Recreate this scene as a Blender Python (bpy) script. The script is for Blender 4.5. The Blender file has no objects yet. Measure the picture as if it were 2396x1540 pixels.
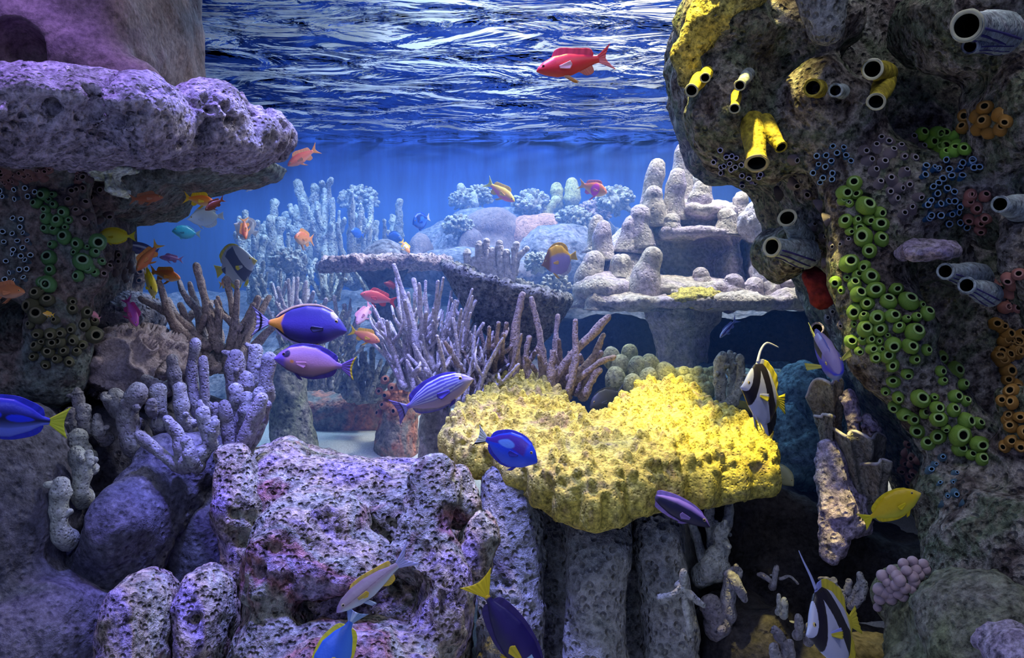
import bpy, math, random
import numpy as np
from mathutils import Vector, Matrix
from mathutils.bvhtree import BVHTree

# ------------------------------------------------------------------ camera, world, lamps, exposure
S = bpy.context.scene
COL = S.collection
F, CX, CY, CZ = 2000.0, 1198.0, 700.0, 0.9      # focal length in pixels, eye level in the frame, eye height


def at(px, py, Y):
    """Point of the tank seen at a pixel of the 2396x1540 frame, Y metres into the tank."""
    return np.array([(px - CX) / F * Y, Y, CZ + (CY - py) / F * Y])


cam = bpy.data.cameras.new('camera')
cam.lens = 36.0 * F / 2396.0
cam.sensor_width = 36.0
cam.shift_y = -70.0 / 2396.0
cam.clip_start = 0.01
cam_o = bpy.data.objects.new('camera', cam)
COL.objects.link(cam_o)
cam_o.location = (0, 0, CZ)
cam_o.rotation_euler = (math.radians(90), 0, 0)
S.camera = cam_o

W = bpy.data.worlds.new('tank_hall')
S.world = W
W.use_nodes = True
W.node_tree.nodes['Background'].inputs[0].default_value = (0.13, 0.20, 0.80, 1)
W.node_tree.nodes['Background'].inputs[1].default_value = 0.14


def aim(o, target):
    d = Vector(target) - o.location
    o.rotation_euler = d.to_track_quat('-Z', 'Y').to_euler()


def lamp_spot(name, loc, target, col, watts, deg, blend=0.5, radius=0.05):
    l = bpy.data.lights.new(name, 'SPOT')
    l.energy, l.color = watts, col
    l.spot_size, l.spot_blend = math.radians(deg), blend
    l.shadow_soft_size = radius
    o = bpy.data.objects.new(name, l)
    COL.objects.link(o)
    o.location = loc
    aim(o, target)
    return o


def lamp_area(name, loc, target, col, watts, sx, sy):
    l = bpy.data.lights.new(name, 'AREA')
    l.shape = 'RECTANGLE'
    l.size, l.size_y = sx, sy
    l.energy, l.color = watts, col
    o = bpy.data.objects.new(name, l)
    COL.objects.link(o)
    o.location = loc
    aim(o, target)
    return o


lamp_area('tank_lamp', (-0.5, 3.9, 2.75), (-0.5, 3.8, 0.5), (0.34, 0.56, 1.0), 92, 2.4, 0.8)
lamp_area('tank_lamp', (0.75, 3.0, 2.8), (0.75, 3.1, 0.9), (0.92, 0.93, 1.0), 55, 0.8, 0.4)
lamp_area('tank_lamp', (-0.7, 0.9, 2.75), (-0.9, 2.0, 0.9), (0.55, 0.62, 1.0), 4, 1.6, 0.3)
lamp_area('tank_lamp', (0.95, 0.8, 2.75), (0.85, 2.0, 1.0), (0.92, 0.93, 1.0), 9, 1.2, 0.3)
lamp_area('added_lamp', (0.6, 4.2, 3.3), (0.5, 5.6, 2.6), (0.52, 0.74, 1.0), 38, 3.0, 0.3)  # added out of view, whitens the upper wall seen through ripples
lamp_area('added_lamp', (1.6, 4.6, 3.3), (1.5, 5.6, 2.4), (1.0, 0.86, 0.62), 22, 0.8, 0.3)  # added out of view, turns the ripples beige on one side
lamp_area('added_lamp', (-0.7, -0.5, 2.0), (-0.8, 2.1, 0.95), (0.52, 0.62, 1.0), 12, 1.4, 0.3)  # fill added behind the camera to brighten the dark left reef
lamp_spot('tank_lamp', (-0.45, 2.95, 2.8), (-0.50, 3.1, 0.42), (0.75, 0.88, 1.0), 110, 15, 0.6, 0.04)
lamp_spot('tank_lamp', (-0.25, 1.75, 2.9), (-0.25, 2.1, 0.5), (0.30, 0.34, 1.0), 270, 40, 0.7, 0.08)
lamp_spot('tank_lamp', (-1.05, 1.5, 2.8), (-1.02, 1.98, 1.35), (0.40, 0.26, 1.0), 120, 40, 0.6, 0.08)
lamp_spot('tank_lamp', (-0.50, 1.55, 2.8), (-0.42, 1.85, 0.6), (0.22, 0.20, 1.0), 230, 26, 0.7, 0.08)
lamp_spot('tank_lamp', (0.0, 2.45, 2.9), (0.10, 1.93, 0.58), (1.0, 0.70, 0.12), 150, 14, 0.35, 0.05)
lamp_spot('tank_lamp', (0.25, 1.75, 3.0), (0.44, 1.98, 1.55), (1.0, 0.84, 0.22), 520, 17, 0.5, 0.05)
lamp_spot('tank_lamp', (0.56, 2.1, 2.9), (0.60, 2.72, 0.92), (1.0, 0.80, 0.20), 90, 9, 0.5, 0.03)
lamp_spot('tank_lamp', (0.9, 2.1, 2.9), (0.84, 2.5, 0.6), (0.10, 0.75, 1.0), 60, 14, 0.6, 0.05)

S.view_settings.view_transform = 'Standard'
S.view_settings.look = 'None'
S.view_settings.gamma = 1.0
S.view_settings.exposure = 0.6
S.view_settings.use_curve_mapping = False
S.cycles.max_bounces = 4
S.cycles.diffuse_bounces = 1
S.cycles.glossy_bounces = 2
S.cycles.use_light_tree = False
S.cycles.adaptive_threshold = 0.05
S.cycles.transmission_bounces = 2
S.cycles.transparent_max_bounces = 12
S.cycles.volume_bounces = 0
S.cycles.caustics_reflective = False
S.cycles.caustics_refractive = False

# ------------------------------------------------------------------ numeric helpers
RNG = random.Random(7)


def _hash(ix, iy, iz, seed):
    with np.errstate(over='ignore'):
        h = (ix.astype(np.uint32) * np.uint32(374761393) + iy.astype(np.uint32) * np.uint32(668265263)
             + iz.astype(np.uint32) * np.uint32(2147483647) + np.uint32(seed) * np.uint32(974634661))
        h = (h ^ (h >> np.uint32(13))) * np.uint32(1274126177)
        h = (h ^ (h >> np.uint32(16))) * np.uint32(2246822519)
        h = h ^ (h >> np.uint32(15))
    return h.astype(np.float64) / 4294967295.0


def vnoise(P, seed=0):
    P = np.asarray(P, float) + 1000.0
    i = np.floor(P).astype(np.int64)
    f = P - i
    f = f * f * (3 - 2 * f)
    r = 0
    for dx in (0, 1):
        wx = f[:, 0] if dx else 1 - f[:, 0]
        for dy in (0, 1):
            wy = f[:, 1] if dy else 1 - f[:, 1]
            for dz in (0, 1):
                wz = f[:, 2] if dz else 1 - f[:, 2]
                r = r + wx * wy * wz * _hash(i[:, 0] + dx, i[:, 1] + dy, i[:, 2] + dz, seed)
    return r * 2 - 1


def fbm(P, octv=4, seed=0):
    P = np.asarray(P, float)
    r, a, t = 0, 1.0, 0
    for k in range(octv):
        r = r + a * vnoise(P * 2.03 ** k + 7.7 * k, seed + k)
        t += a
        a *= 0.5
    return r / t


def worley(P, seed=0):
    P = np.asarray(P, float) + 1000.0
    i = np.floor(P).astype(np.int64)
    f1 = np.full(len(P), 9.0)
    f2 = np.full(len(P), 9.0)
    for dx in (-1, 0, 1):
        for dy in (-1, 0, 1):
            for dz in (-1, 0, 1):
                a, b, c = i[:, 0] + dx, i[:, 1] + dy, i[:, 2] + dz
                d = np.sqrt((a + _hash(a, b, c, seed) - P[:, 0]) ** 2 + (b + _hash(a, b, c, seed + 11) - P[:, 1]) ** 2
                            + (c + _hash(a, b, c, seed + 23) - P[:, 2]) ** 2)
                f2 = np.minimum(f2, np.maximum(f1, d))
                f1 = np.minimum(f1, d)
    return f1, f2


def sstep(a, b, x):
    t = np.clip((x - a) / (b - a), 0, 1)
    return t * t * (3 - 2 * t)


# ------------------------------------------------------------------ mesh and object helpers
def mesh_np(name, V, Fc, smooth=True):
    """Mesh from an (n,3) array and a list of face arrays (quads and/or triangles)."""
    me = bpy.data.meshes.new(name)
    V = np.asarray(V, np.float32)
    if not isinstance(Fc, (list, tuple)):
        Fc = [Fc]
    Fc = [np.asarray(f, np.int32) for f in Fc if len(f)]
    loops = np.concatenate([f.ravel() for f in Fc])
    tot = np.concatenate([np.full(len(f), f.shape[1], np.int32) for f in Fc])
    start = np.concatenate([[0], np.cumsum(tot)[:-1]]).astype(np.int32)
    me.vertices.add(len(V))
    me.vertices.foreach_set('co', V.ravel())
    me.loops.add(len(loops))
    me.loops.foreach_set('vertex_index', loops)
    me.polygons.add(len(tot))
    me.polygons.foreach_set('loop_start', start)
    me.polygons.foreach_set('loop_total', tot)
    me.update(calc_edges=True)
    me.validate()
    if smooth:
        me.polygons.foreach_set('use_smooth', np.ones(len(me.polygons), bool))
    return me


def paint(me, C):
    """Point colour attribute holding a creature's own colouring."""
    a = me.color_attributes.new('Col', 'FLOAT_COLOR', 'POINT')
    C = np.asarray(C, np.float32)
    if C.shape[1] == 3:
        C = np.concatenate([C, np.ones((len(C), 1), np.float32)], 1)
    a.data.foreach_set('color', C.ravel())


def tag(o, label=None, cat=None, group=None, kind=None):
    if label:
        o['label'] = label
    if cat:
        o['category'] = cat
    if group:
        o['group'] = group
    if kind:
        o['kind'] = kind
    return o


def link(name, me, mat=None, parent=None, loc=None):
    o = bpy.data.objects.new(name, me)
    COL.objects.link(o)
    if mat is not None and me is not None and not me.materials:
        me.materials.append(mat)
    if parent is not None:
        o.parent = parent
    if loc is not None:
        o.location = loc
    return o


def empty(name, loc, label, cat, group=None):
    o = bpy.data.objects.new(name, None)
    o.empty_display_size = 0.03
    COL.objects.link(o)
    o.location = Vector(loc)
    return tag(o, label, cat, group)


def base_of(V):
    return np.array([V[:, 0].mean(), V[:, 1].mean(), V[:, 2].min()])


def solid(name, V, Fc, mat, label=None, cat=None, group=None, kind=None, smooth=True):
    """A top-level thing that is one mesh, its origin at its base."""
    V = np.asarray(V, float)
    b = base_of(V)
    o = link(name, mesh_np(name, V - b, Fc, smooth), mat, None, Vector(b))
    return tag(o, label, cat, group, kind)


def part(root, name, V, Fc, mat, C=None, smooth=True):
    """A part: vertices in world space, kept relative to its thing."""
    V = np.asarray(V, float) - np.array(root.location)
    me = mesh_np(name, V, Fc, smooth)
    if C is not None:
        paint(me, C)
    return link(name, me, mat, root)


# ------------------------------------------------------------------ solids grown from distance fields
def surface_nets(D, org, h):
    s = D < 0
    nx, ny, nz = D.shape
    c = [(0, 0, 0), (1, 0, 0), (0, 1, 0), (1, 1, 0), (0, 0, 1), (1, 0, 1), (0, 1, 1), (1, 1, 1)]

    def sl(a, o):
        return a[o[0]:nx - 1 + o[0], o[1]:ny - 1 + o[1], o[2]:nz - 1 + o[2]]
    cnt = np.zeros((nx - 1, ny - 1, nz - 1), np.int8)
    for o in c:
        cnt += sl(s, o)
    act = np.argwhere((cnt > 0) & (cnt < 8))
    idx = np.full(cnt.shape, -1, np.int64)
    idx[act[:, 0], act[:, 1], act[:, 2]] = np.arange(len(act))
    v = [D[act[:, 0] + o[0], act[:, 1] + o[1], act[:, 2] + o[2]] for o in c]
    acc = np.zeros((len(act), 3))
    n = np.zeros(len(act))
    for a, b in ((0, 1), (2, 3), (4, 5), (6, 7), (0, 2), (1, 3), (4, 6), (5, 7), (0, 4), (1, 5), (2, 6), (3, 7)):
        m = (v[a] < 0) != (v[b] < 0)
        t = np.where(m, v[a] / np.where(m, v[a] - v[b], 1), 0)
        p = np.array(c[a], float)[None] + t[:, None] * (np.array(c[b], float) - np.array(c[a], float))[None]
        acc += p * m[:, None]
        n += m
    V = (act + acc / n[:, None]) * h + org
    Q = []
    for ax in range(3):
        u, w = [(1, 2), (2, 0), (0, 1)][ax]
        a = np.moveaxis(s, ax, 0)[:-1]
        b = np.moveaxis(s, ax, 0)[1:]
        e = np.argwhere(np.moveaxis(a != b, 0, ax))
        ok = (e[:, u] > 0) & (e[:, w] > 0) & (e[:, u] < D.shape[u] - 1) & (e[:, w] < D.shape[w] - 1)
        e = e[ok]
        ins = s[e[:, 0], e[:, 1], e[:, 2]]

        def g(du, dw):
            q = e.copy()
            q[:, u] += du
            q[:, w] += dw
            return idx[q[:, 0], q[:, 1], q[:, 2]]
        q = np.stack([g(-1, -1), g(0, -1), g(0, 0), g(-1, 0)], 1)
        q = np.where(ins[:, None], q, q[:, ::-1])
        Q.append(q[(q >= 0).all(1)])
    return V, np.concatenate(Q)


def poly_sd(X, Z, P):
    """Signed distance to a closed 2-D polygon."""
    P = np.asarray(P, float)
    d = np.full(X.shape, 1e9)
    inside = np.zeros(X.shape, bool)
    for (ax, az), (bx, bz) in zip(P, np.roll(P, -1, 0)):
        ex, ez = bx - ax, bz - az
        wx, wz = X - ax, Z - az
        t = np.clip((wx * ex + wz * ez) / (ex * ex + ez * ez + 1e-12), 0, 1)
        d = np.minimum(d, (wx - ex * t) ** 2 + (wz - ez * t) ** 2)
        cond = ((az <= Z) & (bz > Z)) | ((bz <= Z) & (az > Z))
        inside ^= cond & (X < ax + (Z - az) / (bz - az + 1e-12) * ex)
    d = np.sqrt(d)
    return np.where(inside, -d, d)


def E(px, py, Y, rx, ry, rz, tilt=0.0):
    """ellipsoid: centre pixel and depth, radii in pixels across and metres deep"""
    return ('e', at(px, py, Y), np.array([rx / F * Y, rz, ry / F * Y]), math.radians(tilt))


def K(x1, y1, Y1, r1, x2, y2, Y2, r2):
    """tapered capsule, radii in pixels"""
    return ('k', at(x1, y1, Y1), at(x2, y2, Y2), r1 / F * Y1, r2 / F * Y2)


def X(poly, Y, dy, r):
    """outline with real depth: +-dy metres around Y, edges rounded by r"""
    P = [at(p[0], p[1], Y) for p in poly]
    return ('x', np.array([(p[0], p[2]) for p in P]), Y, dy, r)


def H(poly_xy, z, t, r, sx=0.0, sy=0.0):
    """horizontal slab: outline in floor plan, half thickness t, plane slope sx, sy"""
    return ('h', np.asarray(poly_xy, float), z, t, r, sx, sy)


def bounds(p):
    if p[0] == 'e':
        m = p[2].max() if p[3] else p[2]
        return p[1] - m, p[1] + m
    if p[0] == 'k':
        return np.minimum(p[1] - p[3], p[2] - p[4]), np.maximum(p[1] + p[3], p[2] + p[4])
    if p[0] == 'x':
        lo, hi = p[1].min(0), p[1].max(0)
        return np.array([lo[0], p[2] - p[3], lo[1]]), np.array([hi[0], p[2] + p[3], hi[1]])
    if p[0] == 'h':
        lo, hi = p[1].min(0), p[1].max(0)
        m = abs(p[5]) * (hi[0] - lo[0]) / 2 + abs(p[6]) * (hi[1] - lo[1]) / 2 + p[3]
        return np.array([lo[0], lo[1], p[2] - m]), np.array([hi[0], hi[1], p[2] + m])


def sd(p, GX, GY, GZ):
    if p[0] == 'e':
        c, r, t = p[1], p[2], p[3]
        x, y, z = GX - c[0], GY - c[1], GZ - c[2]
        if t:
            x, z = x * math.cos(t) + z * math.sin(t), -x * math.sin(t) + z * math.cos(t)
        k0 = np.sqrt((x / r[0]) ** 2 + (y / r[1]) ** 2 + (z / r[2]) ** 2)
        k1 = np.sqrt((x / r[0] ** 2) ** 2 + (y / r[1] ** 2) ** 2 + (z / r[2] ** 2) ** 2)
        return np.where(k1 > 1e-9, k0 * (k0 - 1) / np.maximum(k1, 1e-9), -r.min())
    if p[0] == 'k':
        a, b = p[1], p[2]
        d = b - a
        t = np.clip(((GX - a[0]) * d[0] + (GY - a[1]) * d[1] + (GZ - a[2]) * d[2]) / (d @ d + 1e-12), 0, 1)
        return np.sqrt((GX - a[0] - d[0] * t) ** 2 + (GY - a[1] - d[1] * t) ** 2 + (GZ - a[2] - d[2] * t) ** 2) - (p[3] + (p[4] - p[3]) * t)
    if p[0] == 'x':
        q = poly_sd(GX[:, :1, :] + 0 * GZ[:, :1, :], GZ[:, :1, :] + 0 * GX[:, :1, :], p[1]) + p[4]
        w = np.abs(GY - p[2]) - p[3] + p[4]
        return np.sqrt(np.maximum(q, 0) ** 2 + np.maximum(w, 0) ** 2) + np.minimum(np.maximum(q, w), 0) - p[4]
    if p[0] == 'h':
        c = p[1].mean(0)
        q = poly_sd(GX[:, :, :1] + 0 * GY[:, :, :1], GY[:, :, :1] + 0 * GX[:, :, :1], p[1]) + p[4]
        w = np.abs(GZ - p[2] - p[5] * (GX - c[0]) - p[6] * (GY - c[1])) - p[3] + p[4]
        return np.sqrt(np.maximum(q, 0) ** 2 + np.maximum(w, 0) ** 2) + np.minimum(np.maximum(q, w), 0) - p[4]


def grow(prims, h=0.012, k=0.04, cuts=(), lump=(0.03, 5.0), rough=(0.010, 18.0), pits=None, seed=1, floor_cut=None):
    """Union of shapes with blended joints, carved by cuts, then weathered along the normals."""
    bs = [bounds(p) for p in prims]
    pad = h * 3 + k
    lo = np.min([b[0] for b in bs], 0) - pad
    hi = np.max([b[1] for b in bs], 0) + pad
    if floor_cut is not None:
        lo[2] = max(lo[2], floor_cut)
    n = np.ceil((hi - lo) / h).astype(int) + 1
    ax = [lo[i] + np.arange(n[i]) * h for i in range(3)]
    D = np.full(tuple(n), 1.0, np.float32)

    def region(p, extra):
        b0, b1 = bounds(p)
        i0 = np.maximum(np.floor((b0 - extra - lo) / h).astype(int), 0)
        i1 = np.minimum(np.ceil((b1 + extra - lo) / h).astype(int) + 1, n)
        s = tuple(slice(a, b) for a, b in zip(i0, i1))
        return s, ax[0][s[0]][:, None, None], ax[1][s[1]][None, :, None], ax[2][s[2]][None, None, :]
    for p in prims:
        s, gx, gy, gz = region(p, k + h * 3)
        if min(gx.size, gy.size, gz.size) == 0:
            continue
        d = sd(p, gx, gy, gz)
        o = D[s]
        hh = np.clip(0.5 + 0.5 * (o - d) / k, 0, 1)
        D[s] = o * (1 - hh) + d * hh - k * hh * (1 - hh)
    for p in cuts:
        s, gx, gy, gz = region(p, 0.03 + h * 2)
        if min(gx.size, gy.size, gz.size) == 0:
            continue
        d = -sd(p, gx, gy, gz)
        o = D[s]
        kk = 0.02
        hh = np.clip(0.5 - 0.5 * (o - d) / kk, 0, 1)
        D[s] = o * (1 - hh) + d * hh + kk * hh * (1 - hh)
    D[0], D[-1], D[:, 0], D[:, -1], D[:, :, 0], D[:, :, -1] = h, h, h, h, h, h
    V, Q = surface_nets(D, lo, h)
    V = weather(V, Q, lump, rough, pits, seed)
    return V, Q


def normals(V, Q):
    n = np.cross(V[Q[:, 2]] - V[Q[:, 0]], V[Q[:, 3 % Q.shape[1]]] - V[Q[:, 1]])
    N = np.zeros_like(V)
    for k in range(Q.shape[1]):
        for a in range(3):
            N[:, a] += np.bincount(Q[:, k], n[:, a], len(V))
    return N / np.maximum(np.linalg.norm(N, axis=1), 1e-9)[:, None]


def weather(V, Q, lump, rough, pits, seed):
    if lump:
        V = V + normals(V, Q) * (lump[0] * fbm(V * lump[1], 3, seed))[:, None]
    N = normals(V, Q)
    d = np.zeros(len(V))
    if rough:
        d += rough[0] * fbm(V * rough[1], 3, seed + 5)
    if pits:                                   # (depth, cells per metre, share of cells with a hole)
        for dep, fr, share in pits:
            Vw = V + np.stack([vnoise(V * fr * .8, seed + q) for q in (1, 2, 3)], 1) * (.28 / fr)
            f1, f2 = worley(Vw * fr, seed + 31)
            on = sstep(1 - 2 * share - .1, 1 - 2 * share + .25, vnoise(V * fr * 0.35, seed + 77))
            rad = .36 + .24 * vnoise(V * fr * .9, seed + 55)
            d -= dep * sstep(1.15, .35, f1 / rad) * on * (.6 + 1.6 * (rad - .2))
    return V + N * d[:, None]


# ------------------------------------------------------------------ bodies made of tubes and turned shapes
def tube(P, R, n=10, seed=0, wob=0.0):
    """Round-ended tube through points P with radii R."""
    P = np.asarray(P, float)
    R = np.asarray(R, float)
    T = np.gradient(P, axis=0)
    T /= np.maximum(np.linalg.norm(T, axis=1), 1e-9)[:, None]
    tdir, base, r = T[-1], P[-1], R[-1]
    for a in (35, 62, 84):                     # rounded end
        P = np.vstack([P, base + tdir * r * math.sin(math.radians(a))])
        R = np.append(R, r * math.cos(math.radians(a)))
        T = np.vstack([T, tdir])
    up = np.array([0.31, 0.9, 0.2]) if abs(T[0][1]) < 0.8 else np.array([1.0, 0.1, 0.2])
    u = np.cross(T, up)
    u /= np.maximum(np.linalg.norm(u, axis=1), 1e-9)[:, None]
    w = np.cross(T, u)
    m = len(P)
    a = np.arange(n) * 2 * math.pi / n
    ring = u[:, None, :] * np.cos(a)[None, :, None] + w[:, None, :] * np.sin(a)[None, :, None]
    V = (P[:, None, :] + ring * R[:, None, None]).reshape(-1, 3)
    if wob:
        V = V + ring.reshape(-1, 3) * (wob * vnoise(V / (np.mean(R) * 0.9) + seed * 3.1, seed))[:, None]
    i = (np.arange(m - 1)[:, None] * n + np.arange(n)[None]).ravel()
    j = (np.arange(m - 1)[:, None] * n + (np.arange(n)[None] + 1) % n).ravel()
    Q = np.stack([i, j, j + n, i + n], 1)
    V = np.vstack([V, P[0], P[-1]])
    k = np.arange(n)
    c0 = np.stack([np.full(n, len(V) - 2), (k + 1) % n, k], 1)
    b = (m - 1) * n
    c1 = np.stack([np.full(n, len(V) - 1), b + k, b + (k + 1) % n], 1)
    return V, Q, np.vstack([c0, c1])


def lathe(prof, n=16):
    """Turned shape round z: profile of (radius, height)."""
    prof = np.asarray(prof, float)
    m = len(prof)
    a = np.arange(n) * 2 * math.pi / n
    V = np.stack([prof[:, 0][:, None] * np.cos(a), prof[:, 0][:, None] * np.sin(a), prof[:, 1][:, None] + 0 * a], 2).reshape(-1, 3)
    i = (np.arange(m - 1)[:, None] * n + np.arange(n)[None]).ravel()
    j = (np.arange(m - 1)[:, None] * n + (np.arange(n)[None] + 1) % n).ravel()
    return V, np.stack([i, j, j + n, i + n], 1)


def merge(parts_):
    V, Q, T, o = [], [], [], 0
    for p in parts_:
        V.append(p[0])
        Q.append(np.asarray(p[1]) + o)
        if len(p) > 2 and len(p[2]):
            T.append(np.asarray(p[2]) + o)
        o += len(p[0])
    return np.vstack(V), [np.vstack(Q)] + ([np.vstack(T)] if T else [])


def curve_pts(P, n):
    """Smooth path through a few points."""
    P = np.asarray(P, float)
    if len(P) == 2:
        t = np.linspace(0, 1, n)[:, None]
        return P[0] * (1 - t) + P[1] * t
    ext = np.vstack([2 * P[0] - P[1], P, 2 * P[-1] - P[-2]])
    out = []
    s = np.linspace(0, len(P) - 1 - 1e-6, n)
    for v in s:
        i = int(v)
        t = v - i
        a, b, c, d = ext[i:i + 4]
        out.append(0.5 * (2 * b + (c - a) * t + (2 * a - 5 * b + 4 * c - d) * t * t + (3 * b - a - 3 * c + d) * t ** 3))
    return np.array(out)


# ------------------------------------------------------------------ materials
def new_mat(name):
    m = bpy.data.materials.new(name)
    m.use_nodes = True
    nt = m.node_tree
    return m, nt, nt.nodes['Principled BSDF'], nt.nodes.new, nt.links.new


def rgba(c):
    return (c[0], c[1], c[2], 1)


def rock_mat(name, cols, scale=4.0, bump=0.5, pit=60.0, rough=0.85, speck=0.35, fine=90.0, pitd=0.6, size=0.01):
    """Encrusted stone: patches of colour, speckles, pores and grain."""
    m, nt, b, N, L = new_mat(name)
    tc = N('ShaderNodeTexCoord')
    n1 = N('ShaderNodeTexNoise')
    n1.inputs['Scale'].default_value = scale
    n1.inputs['Detail'].default_value = 5
    n1.inputs['Roughness'].default_value = 0.62
    n1.inputs['Distortion'].default_value = 0.6
    L(tc.outputs['Object'], n1.inputs['Vector'])
    cr = N('ShaderNodeValToRGB')
    el = cr.color_ramp.elements
    k = len(cols)
    el[0].position, el[1].position = 0.30, 0.70
    el[0].color, el[1].color = rgba(cols[0]), rgba(cols[-1])
    for i in range(1, k - 1):
        e = el.new(0.30 + 0.40 * i / (k - 1))
        e.color = rgba(cols[i])
    L(n1.outputs['Fac'], cr.inputs['Fac'])
    n2 = N('ShaderNodeTexNoise')
    n2.inputs['Scale'].default_value = fine
    n2.inputs['Detail'].default_value = 4
    n2.inputs['Roughness'].default_value = 0.7
    L(tc.outputs['Object'], n2.inputs['Vector'])
    mr = N('ShaderNodeMapRange')
    mr.inputs[1].default_value, mr.inputs[2].default_value = 0.32, 0.68
    mr.inputs[3].default_value, mr.inputs[4].default_value = 1 - speck * 1.6, 1 + speck * 1.4
    L(n2.outputs['Fac'], mr.inputs[0])
    mx = N('ShaderNodeMix')
    mx.data_type = 'RGBA'
    mx.blend_type = 'MULTIPLY'
    mx.inputs['Factor'].default_value = 1
    L(cr.outputs['Color'], mx.inputs['A'])
    L(mr.outputs[0], mx.inputs['B'])
    L(mx.outputs['Result'], b.inputs['Base Color'])
    b.inputs['Roughness'].default_value = rough
    b.inputs['Specular IOR Level'].default_value = 0.25
    vo = N('ShaderNodeTexVoronoi')
    vo.inputs['Scale'].default_value = pit
    L(tc.outputs['Object'], vo.inputs['Vector'])
    m2 = N('ShaderNodeMapRange')
    m2.inputs[1].default_value, m2.inputs[2].default_value = 0.12, 0.42
    m2.inputs[3].default_value, m2.inputs[4].default_value = 0, pitd
    L(vo.outputs['Distance'], m2.inputs[0])
    ad = N('ShaderNodeMath')
    L(m2.outputs[0], ad.inputs[0])
    L(n2.outputs['Fac'], ad.inputs[1])
    bp = N('ShaderNodeBump')
    bp.inputs['Strength'].default_value = bump
    bp.inputs['Distance'].default_value = size
    L(ad.outputs[0], bp.inputs['Height'])
    L(bp.outputs['Normal'], b.inputs['Normal'])
    return m


def flat_mat(name, col, rough=0.5, spec=0.3, var=0.2, scale=40.0, bump=0.0, sss=0.0):
    m, nt, b, N, L = new_mat(name)
    tc = N('ShaderNodeTexCoord')
    n1 = N('ShaderNodeTexNoise')
    n1.inputs['Scale'].default_value = scale
    n1.inputs['Detail'].default_value = 3
    L(tc.outputs['Object'], n1.inputs['Vector'])
    mr = N('ShaderNodeMapRange')
    mr.inputs[1].default_value, mr.inputs[2].default_value = 0.3, 0.7
    mr.inputs[3].default_value, mr.inputs[4].default_value = 1 - var, 1 + var
    L(n1.outputs['Fac'], mr.inputs[0])
    mx = N('ShaderNodeMix')
    mx.data_type = 'RGBA'
    mx.blend_type = 'MULTIPLY'
    mx.inputs['Factor'].default_value = 1
    mx.inputs['A'].default_value = rgba(col)
    L(mr.outputs[0], mx.inputs['B'])
    L(mx.outputs['Result'], b.inputs['Base Color'])
    b.inputs['Roughness'].default_value = rough
    b.inputs['Specular IOR Level'].default_value = spec
    if bump:
        bp = N('ShaderNodeBump')
        bp.inputs['Strength'].default_value = bump
        bp.inputs['Distance'].default_value = 0.006
        L(n1.outputs['Fac'], bp.inputs['Height'])
        L(bp.outputs['Normal'], b.inputs['Normal'])
    return m


def paint_mat(name, rough=0.35, spec=0.4, fine=220.0):
    m, nt, b, N, L = new_mat(name)
    a = N('ShaderNodeAttribute')
    a.attribute_name = 'Col'
    L(a.outputs['Color'], b.inputs['Base Color'])
    b.inputs['Roughness'].default_value = rough
    b.inputs['Specular IOR Level'].default_value = spec
    tc = N('ShaderNodeTexCoord')
    vo = N('ShaderNodeTexVoronoi')
    vo.inputs['Scale'].default_value = fine
    L(tc.outputs['Object'], vo.inputs['Vector'])
    bp = N('ShaderNodeBump')
    bp.inputs['Strength'].default_value = 0.08
    bp.inputs['Distance'].default_value = 0.002
    L(vo.outputs['Distance'], bp.inputs['Height'])
    L(bp.outputs['Normal'], b.inputs['Normal'])
    return m

# ------------------------------------------------------------------ palette
M = {}
M['pillar'] = rock_mat('smooth purple brown rock', [(.06, .042, .042), (.13, .09, .085), (.18, .13, .13), (.10, .065, .085)], 3.0, 0.35, 40, .8, .3, 70)
M['ledge'] = rock_mat('pitted lilac rock', [(.16, .14, .17), (.34, .29, .36), (.45, .40, .50), (.24, .22, .24)], 5.0, 0.8, 75, .9, .45, 60, .9, .014)
M['left'] = rock_mat('dark brown rock', [(.06, .06, .06), (.20, .15, .13), (.15, .18, .16), (.10, .08, .08)], 6.0, 0.7, 70, .9, .5, 60)
M['shade'] = rock_mat('shade blue rock', [(.035, .035, .05), (.085, .085, .12), (.14, .135, .18), (.06, .055, .075)], 4.0, 0.6, 60, .9, .4, 60)  # darker copy for unlit boulders, their shade put into the colour
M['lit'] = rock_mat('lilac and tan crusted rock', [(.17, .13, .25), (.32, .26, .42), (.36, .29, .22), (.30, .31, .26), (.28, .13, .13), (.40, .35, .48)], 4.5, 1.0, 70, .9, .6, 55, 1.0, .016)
M['stump'] = rock_mat('grey pitted rock', [(.20, .20, .22), (.36, .37, .38), (.30, .32, .30), (.18, .15, .18)], 4.0, 1.0, 55, .9, .35, 60, 1.0, .016)
M['mount'] = rock_mat('pale tan coral rock', [(.42, .36, .30), (.55, .49, .40), (.50, .42, .50), (.62, .56, .46)], 5.0, 0.5, 90, .9, .35, 70)
M['cave'] = rock_mat('shade black rock', [(.02, .02, .025), (.045, .04, .04), (.03, .03, .042)], 5.0, 0.5, 60, .9, .4, 60)  # near black, shade of the hollows put into the colour
M['right'] = rock_mat('dark green brown rock', [(.05, .045, .04), (.20, .18, .14), (.14, .17, .11), (.32, .29, .26), (.08, .06, .06), (.26, .22, .20)], 6.0, 1.0, 50, .9, .6, 55, 1.0, .016)
M['crest'] = rock_mat('lamp yellow rock', [(.30, .28, .10), (.55, .46, .10), (.40, .36, .14), (.24, .26, .10)], 7.0, 0.9, 60, .95, .6, 70)  # yellow lamplight on the rock edge put into the colour
M['teal'] = rock_mat('teal lit rock', [(.10, .16, .20), (.16, .30, .34), (.12, .18, .30)], 6.0, 0.7, 50, .9, .5, 60)  # blue green light on this rock put into its colour too
M['lavender'] = rock_mat('lavender crust', [(.34, .26, .44), (.52, .44, .60), (.40, .36, .34)], 9.0, 0.9, 60, .9, .5, 70)
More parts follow.
